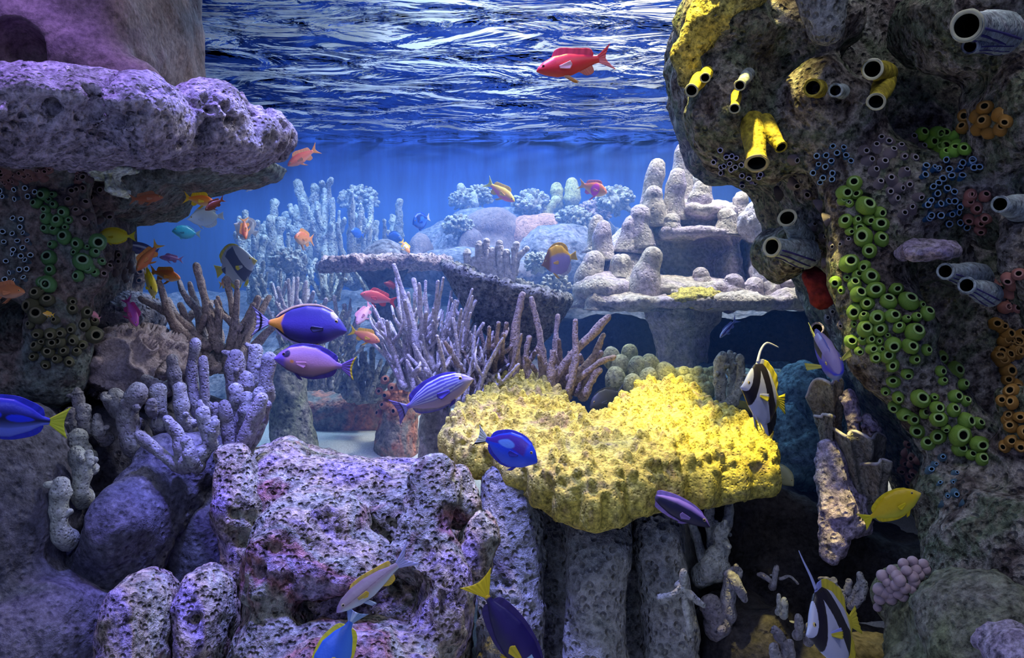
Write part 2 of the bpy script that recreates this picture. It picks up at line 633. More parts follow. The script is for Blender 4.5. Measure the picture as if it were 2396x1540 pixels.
M['hill'] = rock_mat('blue grey reef rock', [(.08, .09, .13), (.17, .18, .24), (.24, .22, .27)], 5.0, 0.7, 40, .9, .5, 40)
M['orange_rock'] = rock_mat('orange crusted rock', [(.20, .20, .18), (.30, .28, .24), (.62, .24, .14), (.28, .24, .24)], 8.0, 0.7, 60, .9, .4, 60)
M['olive'] = rock_mat('green grey rock', [(.10, .11, .07), (.20, .22, .13), (.24, .23, .20), (.12, .10, .09)], 6.0, 0.9, 55, .9, .5, 55)

BV = {}


def bvh_of(V, Q):
    return BVHTree.FromPolygons([tuple(v) for v in V], [tuple(int(i) for i in q) for q in Q])


def rock(name, label, prims, mat, cat='rock', keep=True, **kw):
    V, Q = grow(prims, **kw)
    o = solid(name, V, Q, M[mat], label, cat)
    if keep:
        BV[o.name] = bvh_of(V, Q)
    return o


# ------------------------------------------------------------------ the tank
def structure(name, V, Q, mat):
    o = link(name, mesh_np(name, np.asarray(V, float), Q), mat)
    o['kind'] = 'structure'
    return o


def box_np(lo, hi):
    lo, hi = np.array(lo, float), np.array(hi, float)
    V = np.array([[(lo, hi)[i][0], (lo, hi)[j][1], (lo, hi)[k][2]] for i in (0, 1) for j in (0, 1) for k in (0, 1)])
    Q = np.array([[0, 1, 3, 2], [4, 6, 7, 5], [0, 4, 5, 1], [2, 3, 7, 6], [0, 2, 6, 4], [1, 5, 7, 3]])
    return V, Q


def wall_mat():
    m, nt, b, N, L = new_mat('blue painted tank wall')
    tc = N('ShaderNodeTexCoord')
    mp = N('ShaderNodeMapping')
    mp.inputs['Scale'].default_value = (5, 5, 0.7)
    L(tc.outputs['Object'], mp.inputs['Vector'])
    n = N('ShaderNodeTexNoise')
    n.inputs['Scale'].default_value = 1.6
    n.inputs['Detail'].default_value = 5
    n.inputs['Roughness'].default_value = .65
    L(mp.outputs[0], n.inputs['Vector'])
    cr = N('ShaderNodeValToRGB')
    cr.color_ramp.elements[0].position, cr.color_ramp.elements[1].position = .35, .68
    cr.color_ramp.elements[0].color = (.006, .030, .22, 1)
    cr.color_ramp.elements[1].color = (.022, .095, .46, 1)
    L(n.outputs['Fac'], cr.inputs['Fac'])
    L(cr.outputs[0], b.inputs['Base Color'])
    b.inputs['Roughness'].default_value = .9
    return m


wm = wall_mat()
HW, BACK, SURF = 2.9, 5.6, 1.94
for nm, lo, hi in (('wall_back', (-HW, BACK, -.1), (HW, BACK + .1, 2.0)), ('wall_left', (-HW - .1, -.6, -.1), (-HW, BACK + .1, 2.3)),
                   ('wall_right', (HW, -.6, -.1), (HW + .1, BACK + .1, 2.3))):
    structure(nm, *box_np(lo, hi), wm)


def floor_z(x, y):
    return np.interp(y, [0, 1.9, 2.5, 3.0, 3.6, 4.5, 5.6], [0, 0, .22, .40, .46, .60, .70]) + .012 * np.sin(x * 3.1 + y * 2)


gx, gy = np.meshgrid(np.linspace(-HW, HW, 90), np.linspace(-.6, BACK, 90), indexing='ij')
V = np.stack([gx.ravel(), gy.ravel(), floor_z(gx.ravel(), gy.ravel()) + .008 * fbm(np.stack([gx.ravel() * 5, gy.ravel() * 5, 0 * gx.ravel()], 1), 3, 3)], 1)
i = np.arange(89)[:, None] * 90 + np.arange(89)[None]
Qg = np.stack([i, i + 90, i + 91, i + 1], 2).reshape(-1, 4)
structure('floor', V, Qg, rock_mat('pale sand', [(.62, .64, .62), (.74, .75, .72), (.68, .68, .66)], 8, .3, 200, .95, .15, 200))


def water_mats():
    m, nt, b, N, L = new_mat('water surface')
    nt.nodes.remove(b)
    fr = N('ShaderNodeFresnel')
    fr.inputs['IOR'].default_value = 1.2
    gl = N('ShaderNodeBsdfGlossy')
    gl.inputs['Roughness'].default_value = 0.04
    gl.inputs['Color'].default_value = (.92, .96, 1, 1)
    tr = N('ShaderNodeBsdfTransparent')
    mx = N('ShaderNodeMixShader')
    tc = N('ShaderNodeTexCoord')
    mp = N('ShaderNodeMapping')
    mp.inputs['Scale'].default_value = (1.5, 2.2, 1)
    L(tc.outputs['Object'], mp.inputs['Vector'])
    n = N('ShaderNodeTexNoise')
    n.inputs['Scale'].default_value = 2.2
    n.inputs['Detail'].default_value = 4
    n.inputs['Roughness'].default_value = .45
    n.inputs['Distortion'].default_value = 0.8
    L(mp.outputs[0], n.inputs['Vector'])
    bp = N('ShaderNodeBump')
    bp.inputs['Strength'].default_value = 1.0
    bp.inputs['Distance'].default_value = 0.22
    L(n.outputs['Fac'], bp.inputs['Height'])
    for x in (fr, gl):
        L(bp.outputs['Normal'], x.inputs['Normal'])
    L(fr.outputs[0], mx.inputs[0])
    L(tr.outputs[0], mx.inputs[1])
    L(gl.outputs[0], mx.inputs[2])
    L(mx.outputs[0], nt.nodes['Material Output'].inputs['Surface'])
    v, nt, b, N, L = new_mat('tank water')
    nt.nodes.remove(b)
    sc = N('ShaderNodeVolumeScatter')
    sc.inputs['Color'].default_value = (.16, .36, 1.0, 1)
    sc.inputs['Density'].default_value = 0.22
    sc.inputs['Anisotropy'].default_value = 0.2
    ab = N('ShaderNodeVolumeAbsorption')
    ab.inputs['Color'].default_value = (.25, .62, 1.0, 1)
    ab.inputs['Density'].default_value = 0.10
    ad = N('ShaderNodeAddShader')
    L(sc.outputs[0], ad.inputs[0])
    L(ab.outputs[0], ad.inputs[1])
    L(ad.outputs[0], nt.nodes['Material Output'].inputs['Volume'])
    return m, v


added_m = flat_mat('white added wall', (.8, .82, .85), .9, .1, .55, 2.6)  # unseen bright walls and ceiling, added so ripples catch white streaks
for nm, lo, hi in (('wall_added_back', (-HW, BACK, 2.0), (HW, BACK + .1, 3.5)), ('wall_added_left', (-HW - .1, -.6, 2.3), (-HW, BACK + .1, 3.5)), ('wall_added_right', (HW, -.6, 2.3), (HW + .1, BACK + .1, 3.5))):
    structure(nm, *box_np(lo, hi), added_m)
structure('added_ceiling', *box_np((-HW - .1, -.6, 3.4), (HW + .1, BACK + .1, 3.5)), added_m)
surf_m, vol_m = water_mats()
nx_, ny_ = 220, 260
gx, gy = np.meshgrid(np.linspace(-HW, HW, nx_), np.linspace(-.6, BACK, ny_), indexing='ij')
P2 = np.stack([gx.ravel(), gy.ravel(), 0 * gx.ravel()], 1)
wz = .016 * fbm(P2 * (2.0, 3.2, 1), 3, 41) + .006 * np.sin(P2[:, 1] * 14 + 2.5 * vnoise(P2 * 1.3, 5))
i = np.arange(nx_ - 1)[:, None] * ny_ + np.arange(ny_ - 1)[None]
ws = structure('water_surface', np.stack([P2[:, 0], P2[:, 1], SURF + wz], 1), np.stack([i, i + ny_, i + ny_ + 1, i + 1], 2).reshape(-1, 4), surf_m)
wv = structure('water', *box_np((-HW + .001, 2.2, .0), (HW - .001, BACK - .001, 1.40)), vol_m)

# ------------------------------------------------------------------ upper left pillar and ledge
rock('rock_outcrop', 'smooth purple brown rock pillar rising through the water above the pitted ledge',
     [X([(-260, -140), (388, -140), (392, 0), (400, 90), (398, 180), (360, 240), (-260, 240)], 2.4, .34, .07),
      K(-60, 20, 2.1, 90, 330, 200, 2.12, 50)], 'pillar', cuts=[E(30, 110, 2.02, 62, 70, .12, 25)],
     h=.013, lump=(.03, 4), rough=(.012, 14), seed=3)
rock('rock_ledge', 'pitted lilac rock ledge of three rounded lobes jutting out below the purple pillar',
     [E(140, 285, 1.93, 290, 118, .30), E(345, 275, 1.86, 92, 96, .17), E(60, 290, 1.8, 120, 100, .2), E(500, 285, 2.08, 94, 90, .16),
      E(612, 315, 2.20, 70, 62, .13), E(420, 345, 2.12, 200, 60, .2), E(545, 345, 2.2, 90, 55, .15)], 'ledge', k=.010,
     cuts=[E(105, 243, 1.66, 20, 17, .06), E(268, 278, 1.72, 15, 15, .05), E(548, 247, 1.92, 17, 14, .06), E(200, 262, 1.7, 14, 12, .05), E(235, 305, 1.7, 20, 12, .04)],
     h=.0080, lump=(.014, 8), rough=(.010, 30), pits=[(.034, 22, .6), (.018, 48, .6)], seed=9)
rock('rock_underhang', 'dark mottled rock hanging under the lilac ledge',
     [X([(190, 380), (640, 372), (625, 405), (560, 425), (470, 440), (410, 452), (375, 490), (300, 516), (230, 520), (180, 470)], 2.3, .22, .06)], 'left',
     h=.012, lump=(.025, 8), rough=(.012, 25), pits=[(.015, 40, .3)], seed=11)
rock('reef_rock', 'dark upright rock under the ledge overgrown with tube clusters',
     [X([(-260, 360), (170, 370), (235, 440), (245, 560), (228, 640), (222, 720), (200, 800), (205, 860), (190, 930), (130, 1020), (-260, 1060)], 2.2, .26, .07),
      K(130, 440, 2.0, 60, 205, 640, 2.0, 50), K(120, 700, 2.0, 80, 130, 880, 2.0, 80), E(60, 390, 2.0, 150, 50, .18), E(15, 600, 2.05, 60, 120, .1)], 'left',
     cuts=[E(15, 760, 1.95, 45, 70, .12)], h=.013, lump=(.03, 6), rough=(.012, 20), seed=15)

# ------------------------------------------------------------------ lower left and middle boulders
rock('boulder', 'shaded dark boulder filling the bottom corner below the blue fish with yellow tail',
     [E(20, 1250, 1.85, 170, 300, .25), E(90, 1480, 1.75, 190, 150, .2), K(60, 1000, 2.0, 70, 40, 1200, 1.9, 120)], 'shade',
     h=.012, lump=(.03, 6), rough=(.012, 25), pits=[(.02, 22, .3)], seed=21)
rock('rock_buttress', 'slanting dark shaded rock buttress under the finger coral',
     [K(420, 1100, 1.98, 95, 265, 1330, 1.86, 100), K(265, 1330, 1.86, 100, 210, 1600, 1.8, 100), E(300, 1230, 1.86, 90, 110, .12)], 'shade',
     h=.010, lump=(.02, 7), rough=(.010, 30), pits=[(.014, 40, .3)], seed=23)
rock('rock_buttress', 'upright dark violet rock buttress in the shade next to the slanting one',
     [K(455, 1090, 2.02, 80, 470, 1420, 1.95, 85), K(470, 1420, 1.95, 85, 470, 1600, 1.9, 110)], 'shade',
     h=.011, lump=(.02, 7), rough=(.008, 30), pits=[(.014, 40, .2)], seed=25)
rock('rock_column', 'violet rock column with a few round holes at the edge of the lit boulder',
     [K(545, 1080, 1.84, 42, 560, 1200, 1.8, 52), K(560, 1200, 1.8, 52, 570, 1330, 1.78, 48)], 'lit',
     cuts=[E(570, 1172, 1.72, 11, 12, .04), E(583, 1222, 1.73, 9, 9, .04), E(540, 1208, 1.73, 13, 13, .04), E(546, 1270, 1.72, 18, 20, .05)],
     h=.0075, lump=(.012, 10), rough=(.009, 40), pits=[(.013, 50, .4)], seed=27)
rock('boulder', 'rounded tan topped boulder with black holes at the bottom edge',
     [E(330, 1425, 1.66, 72, 78, .11), E(320, 1530, 1.62, 72, 90, .11)], 'lit',
     cuts=[E(308, 1448, 1.53, 16, 12, .05, -15), E(333, 1480, 1.54, 10, 11, .05), E(308, 1418, 1.54, 8, 7, .04), E(345, 1446, 1.54, 8, 6, .04), E(285, 1470, 1.54, 9, 5, .04), E(300, 1522, 1.52, 8, 7, .04)],
     h=.0075, lump=(.014, 9), rough=(.008, 40), pits=[(.011, 60, .3)], seed=29)
rock('boulder', 'small tan and lilac boulder beside the holed boulder',
     [E(488, 1395, 1.72, 66, 72, .1), E(480, 1500, 1.68, 70, 100, .1)], 'lit',
     cuts=[E(445, 1462, 1.6, 16, 14, .05), E(436, 1425, 1.6, 11, 9, .05)],
     h=.008, lump=(.014, 9), rough=(.010, 40), pits=[(.010, 60, .3)], seed=31)
lit = rock('reef_boulder', 'large violet and tan crusted boulder lit in front of the sand patch',
     [X([(585, 1060), (660, 1040), (740, 1070), (850, 1082), (1000, 1088), (1040, 1120), (1060, 1180), (1080, 1260), (1110, 1350), (1090, 1640), (560, 1640), (560, 1300), (575, 1150)], 1.96, .18, .11),
      K(1015, 1120, 1.74, 48, 985, 1290, 1.66, 62), K(1060, 1110, 1.8, 36, 1078, 1200, 1.76, 40), E(735, 1215, 1.72, 120, 75, .1), E(650, 1330, 1.66, 78, 120, .1),
      E(800, 1330, 1.64, 120, 70, .09), E(1040, 1400, 1.66, 70, 130, .12), E(830, 1545, 1.52, 190, 60, .14), E(640, 1500, 1.62, 80, 90, .1), E(1010, 1300, 1.66, 50, 60, .08)], 'lit',
     cuts=[E(800, 1455, 1.52, 95, 38, .14, 10), E(945, 1425, 1.54, 42, 55, .12), E(748, 1232, 1.60, 40, 22, .05), E(625, 1300, 1.56, 15, 14, .04), E(612, 1345, 1.56, 18, 20, .05),
           E(650, 1313, 1.56, 9, 8, .03), E(665, 1360, 1.56, 10, 8, .03), E(640, 1290, 1.56, 8, 8, .03), E(710, 1072, 1.86, 12, 8, .04), E(760, 1075, 1.86, 14, 8, .04), E(830, 1078, 1.88, 12, 6, .04),
           E(980, 1300, 1.58, 34, 34, .04), E(940, 1057, 1.9, 10, 6, .04), E(962, 1057, 1.9, 8, 5, .03)],
     h=.0085, k=.035, lump=(.028, 7), rough=(.012, 32), pits=[(.020, 26, .30), (.013, 55, .45)], seed=33)
rock('stone', 'small violet rock knob with a hole beside the grey stump',
     [E(1128, 1250, 1.72, 40, 52, .06), E(1100, 1320, 1.72, 50, 60, .07)], 'lit', cuts=[E(1105, 1242, 1.66, 8, 8, .03)],
     h=.007, lump=(.01, 12), rough=(.008, 40), pits=[(.012, 55, .5)], seed=35)
rock('rock_stump', 'grey fluted rock stump full of pits carrying the yellow plate coral',
     [K(1200, 1140, 1.95, 75, 1195, 1600, 1.8, 82), K(1400, 1160, 1.92, 72, 1395, 1600, 1.78, 80), K(1535, 1150, 1.95, 62, 1575, 1600, 1.85, 68), K(1310, 1100, 2.1, 110, 1310, 1600, 2.05, 110),
      K(1460, 1120, 2.12, 110, 1480, 1600, 2.05, 110)], 'stump', k=.02,
     cuts=[E(1192, 1226, 1.76, 15, 11, .05, 10), E(1212, 1306, 1.74, 14, 9, .05, 40), E(1224, 1340, 1.73, 8, 20, .05), E(1205, 1448, 1.72, 13, 13, .05), E(1420, 1300, 1.74, 12, 9, .04), E(1440, 1410, 1.72, 12, 12, .04), E(1570, 1270, 1.82, 10, 16, .04)],
     h=.0085, lump=(.014, 8), rough=(.008, 30), pits=[(.018, 36, .45), (.010, 70, .4)], seed=37)

# ------------------------------------------------------------------ rocks behind the sand patch
rock('rock_column', 'grey green rock column standing behind the finger coral beside the sand',
     [K(672, 850, 2.75, 40, 690, 1060, 2.7, 52)], 'olive', h=.012, lump=(.015, 8), rough=(.01, 30), seed=41)
rock('boulder', 'dark rounded rock in the blue shade behind the violet fish',
     [E(275, 625, 2.5, 66, 60, .1), E(260, 700, 2.5, 60, 50, .1)], 'left', h=.012, lump=(.03, 8), rough=(.012, 25), seed=48)
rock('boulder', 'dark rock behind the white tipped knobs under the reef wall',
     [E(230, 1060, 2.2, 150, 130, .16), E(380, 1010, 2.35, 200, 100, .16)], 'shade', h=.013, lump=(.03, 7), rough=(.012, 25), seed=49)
rock('reef_block', 'low block of rock with orange crust and pale rim behind the sand patch',
     [X([(700, 905), (770, 925), (900, 905), (980, 900), (980, 1000), (900, 1000), (730, 1025), (690, 1020)], 3.4, .2, .05)], 'orange_rock',
     h=.014, lump=(.02, 8), rough=(.012, 25), seed=43)
rock('rock_post', 'short tapering rock post standing on the sand patch',
     [K(935, 935, 3.0, 40, 932, 1050, 2.98, 55)], 'orange_rock', h=.012, lump=(.012, 9), rough=(.01, 30), seed=45)
rock('rock_column', 'pale green rock column behind the rim of the yellow plate coral',
     [K(1020, 950, 2.6, 36, 1025, 1080, 2.58, 44)], 'mount', h=.012, lump=(.012, 9), rough=(.01, 30), seed=47)

# ------------------------------------------------------------------ shelf mountain of pillar coral
def xy(L_):
    return [(at(px, 700, Y)[0], Y) for px, Y in L_]


rock('coral_mountain', 'pale tan stepped coral rock rising from the shelf in the middle distance',
     [X([(1345, 715), (1376, 640), (1410, 590), (1460, 530), (1520, 485), (1735, 490), (1745, 560), (1742, 640), (1800, 650), (1880, 640), (1930, 715)], 3.36, .26, .06),
      H(xy([(1522, 3.05), (1560, 2.94), (1700, 2.94), (1748, 3.05), (1740, 3.5), (1520, 3.5)]), .9 + (700 - 543) / F * 2.95, .022, .02),
      E(1460, 640, 3.05, 60, 60, .12), E(1706, 640, 3.06, 34, 95, .10), E(1600, 680, 2.95, 160, 35, .14), E(1420, 680, 2.95, 80, 40, .14), E(1840, 670, 2.95, 70, 34, .12), E(1640, 500, 3.15, 90, 25, .15)], 'mount',
     cuts=[E(1640, 585, 3.02, 62, 24, .10), E(1760, 600, 3.0, 14, 70, .3)], h=.012, lump=(.022, 8), rough=(.010, 30), pits=[(.008, 60, .4)], seed=51)
rock('coral_shelf', 'flat rock shelf with a thin ragged edge under the pale coral mountain',
     [H(xy([(1300, 3.05), (1380, 2.82), (1500, 2.74), (1620, 2.70), (1760, 2.72), (1900, 2.80), (2000, 2.95), (2000, 3.9), (1330, 3.9)]), .888, .017, .016),
      E(1455, 700, 2.86, 40, 12, .06), E(1700, 700, 2.8, 60, 12, .06), E(1860, 690, 2.86, 60, 16, .08), K(1595, 760, 3.0, 62, 1595, 960, 2.95, 48), E(1595, 742, 2.98, 85, 30, .16)], 'mount',
     h=.009, lump=(.012, 9), rough=(.014, 28), seed=53)
rock('cave_rock', 'rock coloured as dark shade closing the hollow under the flat shelf',
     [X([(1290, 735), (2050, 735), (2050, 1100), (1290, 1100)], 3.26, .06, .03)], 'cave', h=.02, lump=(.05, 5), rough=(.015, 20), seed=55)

# ------------------------------------------------------------------ the overhanging rock face opposite
rock('overhanging_rock', 'huge dark overhanging rock face covered with sponges and sea squirts',
     [X([(1650, -160), (1605, 20), (1582, 130), (1590, 215), (1622, 285), (1650, 360), (1700, 400), (1790, 430), (1830, 520), (1900, 620), (1945, 740), (2010, 900), (2080, 1000), (2130, 1100), (2150, 1190), (2200, 1330), (2240, 1640), (2900, 1640), (2900, -160)], 2.45, .28, .09),
      E(1720, 90, 2.15, 130, 115, .2), E(1700, 260, 2.12, 90, 120, .16), E(1930, 240, 2.05, 130, 100, .14), E(1925, 60, 2.05, 85, 90, .14, 10), E(1690, 60, 2.1, 80, 80, .16),
      E(1780, 340, 2.12, 110, 80, .14), K(1940, 330, 2.02, 80, 2120, 460, 2.0, 100), K(2110, 460, 2.0, 90, 2200, 620, 2.0, 60),
      K(2010, 420, 2.0, 60, 2020, 620, 1.98, 85), K(2030, 640, 1.98, 80, 2090, 820, 1.94, 95), K(2090, 820, 1.94, 90, 2250, 1050, 1.88, 80),
      E(2250, 60, 1.9, 140, 120, .2), E(2360, 260, 1.85, 90, 150, .16), K(2400, 560, 1.78, 70, 2410, 1080, 1.72, 75), K(2250, 430, 1.96, 80, 2350, 500, 1.9, 80),
      E(2260, 1180, 1.86, 120, 110, .15), E(2350, 1330, 1.7, 160, 200, .2), E(1830, 590, 2.3, 60, 70, .12)], 'right', k=.05,
     cuts=[E(2225, 770, 1.95, 70, 125, .6), E(2180, 690, 2.0, 50, 40, .25), E(2300, 900, 1.95, 42, 130, .55), E(2060, 1250, 2.2, 105, 120, .5), E(2270, 190, 1.8, 60, 40, .2, 20), E(2030, 115, 1.95, 50, 35, .12, -20)],
     h=.0125, lump=(.035, 7), rough=(.015, 22), pits=[(.016, 35, .3)], seed=61)
rock('lit_crest', 'rock crest coloured as yellow lamplight along the edge of the dark rock face',
     [K(1690, -60, 1.98, 60, 1655, 40, 2.0, 42), K(1655, 40, 2.0, 42, 1606, 120, 2.02, 30), K(1606, 120, 2.02, 30, 1602, 180, 2.03, 24), K(1740, -40, 1.96, 60, 1680, 40, 1.98, 30)], 'crest',
     h=.009, lump=(.018, 10), rough=(.014, 30), pits=[(.012, 50, .4)], seed=63)
rock('rock_pinnacle', 'grey speckled rock pinnacle hanging down at the top of the dark rock face',
     [K(1925, -40, 1.85, 62, 1932, 60, 1.86, 40)], 'stump', h=.009, lump=(.012, 9), rough=(.01, 30), pits=[(.012, 50, .5)], seed=65)
rock('reef_rock', 'teal lit reef rock standing behind the tip of the yellow plate coral',
     [X([(1660, 860), (1930, 870), (1960, 1000), (1960, 1190), (1880, 1180), (1800, 1080), (1700, 1000)], 2.75, .22, .07), E(1850, 1060, 2.5, 90, 110, .12), E(1880, 900, 2.55, 60, 60, .1)], 'teal',
     h=.013, lump=(.03, 8), rough=(.018, 25), pits=[(.018, 30, .4)], seed=67)
rock('cave_rock', 'rock coloured as dark shade below the yellow plate coral behind the knobbly coral',
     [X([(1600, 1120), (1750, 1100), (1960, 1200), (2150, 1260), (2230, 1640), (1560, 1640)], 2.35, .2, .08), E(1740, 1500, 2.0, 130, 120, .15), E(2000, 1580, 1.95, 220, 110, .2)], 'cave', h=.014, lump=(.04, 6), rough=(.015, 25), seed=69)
rock('rock_column', 'upright rock column thick with lavender crust between the dark hollows',
     [K(1945, 1060, 2.05, 34, 1965, 1200, 2.02, 42), K(1965, 1200, 2.02, 42, 1945, 1290, 2.0, 32), K(1990, 1180, 2.06, 40, 2000, 1220, 2.05, 40)], 'lavender', h=.008, lump=(.014, 11), rough=(.014, 35), pits=[(.012, 50, .4)], seed=71)
rock('boulder', 'green grey boulder under the pink berry coral in the bottom corner',
     [K(2130, 1420, 1.72, 60, 2200, 1640, 1.6, 130), E(2290, 1480, 1.55, 130, 130, .15)], 'olive', h=.010, lump=(.025, 8), rough=(.012, 28), pits=[(.012, 45, .3)], seed=73)
rock('boulder', 'small purple crusted boulder cut off by the frame corner',
     [E(2375, 1530, 1.4, 72, 68, .09)], 'lavender', h=.007, lump=(.01, 12), rough=(.009, 40), pits=[(.01, 60, .5)], seed=75)

# ------------------------------------------------------------------ far reef slope
gx, gy = np.meshgrid(np.linspace(-2.4, 2.4, 240), np.linspace(3.35, 5.45, 110), indexing='ij')
P2 = np.stack([gx.ravel(), gy.ravel(), 0 * gx.ravel()], 1)
hz = np.interp(P2[:, 1], [3.35, 3.7, 4.3, 5.0, 5.45], [.40, .58, .76, .95, .90]) + .10 * fbm(P2 * 2.3, 4, 91) + .04 * fbm(P2 * 9, 3, 95)
hz += .22 * np.exp(-((P2[:, 0] - .15) / .55) ** 2 - ((P2[:, 1] - 4.6) / .4) ** 2)
i = np.arange(239)[:, None] * 110 + np.arange(109)[None]
V = np.stack([P2[:, 0], P2[:, 1], hz], 1)
Qs = np.stack([i, i + 110, i + 111, i + 1], 2).reshape(-1, 4)
solid('reef_slope', V, Qs, M['hill'], 'blue grey reef slope in the hazy distance planted with corals', 'reef')
BV['reef_slope'] = bvh_of(V, Qs)


def hit(px, py, only=None):
    """First rock surface met along the sight line of a pixel: point and normal."""
    o = Vector((0, 0, CZ))
    d = Vector(at(px, py, 1.0)) - o
    d.normalize()
    best = None
    for nm, t in BV.items():
        if only and not nm.startswith(only):
            continue
        r = t.ray_cast(o, d)
        if r[0] is not None and (best is None or r[3] < best[2]):
            best = (np.array(r[0]), np.array(r[1]), r[3])
    return best

# ------------------------------------------------------------------ corals
M['staghorn'] = rock_mat('lilac grey coral skin', [(.50, .44, .52), (.70, .64, .72), (.58, .54, .52)], 8, .6, 160, .85, .3, 120, .8, .006)
M['brown_horn'] = rock_mat('brown coral skin', [(.30, .22, .20), (.46, .36, .33), (.42, .35, .38)], 8, .7, 150, .85, .35, 120, .9, .006)
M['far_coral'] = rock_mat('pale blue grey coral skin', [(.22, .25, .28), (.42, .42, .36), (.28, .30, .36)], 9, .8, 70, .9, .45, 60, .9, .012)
M['finger'] = rock_mat('violet grey coral skin', [(.14, .13, .18), (.27, .25, .29), (.38, .38, .40), (.18, .155, .20)], 7, .7, 130, .85, .3, 90, .8, .007)
M['finger_pale'] = rock_mat('pale grey green coral skin', [(.30, .32, .30), (.48, .50, .46), (.40, .38, .44)], 7, .7, 130, .85, .3, 90, .8, .007)
M['plate'] = rock_mat('pink grey plate coral', [(.36, .24, .30), (.52, .40, .44), (.44, .40, .46)], 14, .9, 90, .9, .5, 80, 1, .012)
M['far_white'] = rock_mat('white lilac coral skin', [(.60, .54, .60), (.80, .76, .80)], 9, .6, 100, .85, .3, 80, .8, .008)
M['net'] = rock_mat('grey net coral', [(.20, .20, .20), (.34, .34, .32), (.26, .24, .26)], 10, 1.0, 70, .9, .5, 70, 1, .014)
M['yellow'] = rock_mat('yellow tan polyp coral', [(.42, .31, .14), (.53, .43, .09), (.62, .53, .10), (.50, .43, .13), (.42, .28, .15)], 13, .6, 120, .85, .45, 95, .8, .007)
M['green_knob'] = rock_mat('green yellow knob coral', [(.22, .24, .16), (.44, .44, .20), (.34, .36, .26)], 12, .6, 110, .85, .35, 90, .8, .006)
M['brain'] = rock_mat('brown violet brain coral', [(.26, .20, .24), (.36, .29, .30), (.30, .26, .32)], 9, .5, 140, .85, .3, 110, .6, .005)
M['comb'] = rock_mat('honeycomb coral', [(.30, .27, .34), (.44, .40, .44)], 9, 1.0, 42, .9, .25, 90, 1.6, .014)
M['leaf'] = rock_mat('olive folded coral', [(.18, .17, .16), (.30, .28, .24), (.36, .33, .33)], 9, .7, 140, .85, .4, 90, .8, .006)
M['berry'] = flat_mat('pink berry polyp', (.54, .40, .46), .6, .3, .2, 60, .3)
M['rim_pale'] = flat_mat('pale coral rim', (.46, .43, .50), .7, .3, .3, 50, .4)
M['dark_plate'] = rock_mat('brown plate coral with even skin', [(.16, .13, .15), (.24, .19, .20)], 6, .4, 90, .85, .25, 60)
M['rust'] = rock_mat('rust rimmed coral', [(.36, .20, .16), (.50, .30, .24)], 9, .5, 90, .85, .3, 60)


def Z1(sx, sy, k):
    """reader for points noted on an enlarged crop of the photograph"""
    return lambda x, y: (sx + x / k, sy + y / k)


def coral(name, label, cat, branches, mat, group=None, pname='branch', wob=.12, n=10, seed=0, lone=False):
    """branches: ([(px, py, Y), ...], r0, r1[, knobs]) with radii in pixels"""
    meshes = []
    for q, b in enumerate(branches):
        k = b[0][0][2] / F
        B0 = [at(*p) for p in b[0]]
        d0 = (B0[0] - B0[1]) / max(np.linalg.norm(B0[0] - B0[1]), 1e-6)
        B0.insert(0, B0[0] + (d0 * .7 + np.array([0, 1.0, 0])) * b[1] * k * 1.5)   # rooted in the rock behind
        P = curve_pts(B0, 4 + 4 * len(B0))
        t = np.linspace(0, 1, len(P))
        R = (b[1] + (b[2] - b[1]) * t) * k
        R = R * (1 + .10 * np.sin(t * 9 + q * 2.1) + .07 * np.sin(t * 23 + q))
        meshes.append(tube(P, R, n, seed * 17 + q, wob * float(R.mean())))
        if len(b) > 3:                         # side knobs
            rr = random.Random(seed * 31 + q)
            for _ in range(b[3]):
                j = rr.randrange(len(P) // 3, len(P))
                d = np.array([rr.uniform(-1, 1), rr.uniform(-1, .3), rr.uniform(-.2, 1)])
                d /= np.linalg.norm(d)
                r = R[j]
                meshes[-1] = merge2(meshes[-1], tube([P[j], P[j] + d * r * 1.0, P[j] + d * r * 1.5], [r * .5, r * .45, r * .38], 7, q, .1 * r))
    if lone:
        V, Fs = merge(meshes)
        return solid(name, V, Fs, mat, label, cat, group)
    allv = np.vstack([m[0] for m in meshes])
    root = empty(name, base_of(allv), label, cat, group)
    for m in meshes:
        part(root, pname, m[0], [m[1], m[2]], mat)
    return root


def merge2(a, b):
    V, Fs = merge([a, b])
    return V, Fs[0], Fs[1]


def horn_branches(cx, by, Y, w, h, nb, r, seed, dep=.12, fork=2, lean=0.0, curl=.15):
    rr = random.Random(seed)
    out = []
    for q in range(nb):
        u = -1 + 2 * (q + rr.uniform(.1, .9)) / nb
        hh = h * (1 - .35 * u * u) * rr.uniform(.6, 1.0)
        x0, y0, d0 = cx + u * w * .22, by, Y + rr.uniform(-dep, dep) * .5
        x1, y1, d1 = cx + (u + lean) * w * .5 + rr.uniform(-.05, .05) * w, by - hh, Y + rr.uniform(-dep, dep)
        xm, ym, dm = x0 + (x1 - x0) * .45 + rr.uniform(-curl, curl) * w * .25, y0 + (y1 - y0) * .5, (d0 + d1) / 2
        rq = r * rr.uniform(.75, 1.2)
        out.append(([(x0, y0, d0), (xm, ym, dm), (x1, y1, d1)], rq * 1.15, rq * .5))
        for _ in range(rr.randint(0, fork)):
            t = rr.uniform(.3, .7)
            sx, sy, sd_ = x0 + (x1 - x0) * t, y0 + (y1 - y0) * t, d0 + (d1 - d0) * t
            xx = (xm - (x0 + x1) / 2) * (1 - (2 * t - 1) ** 2)
            L_ = hh * rr.uniform(.25, .45)
            a = rr.choice((-1, 1)) * rr.uniform(.3, .8)
            out.append(([(sx + xx, sy, sd_), (sx + xx + math.sin(a) * L_ * .6, sy - math.cos(a) * L_ * .5, sd_ + rr.uniform(-.03, .03)),
                         (sx + xx + math.sin(a) * L_ * .85, sy - math.cos(a) * L_, sd_ + rr.uniform(-.05, .05))], rq * .85, rq * .42))
    return out


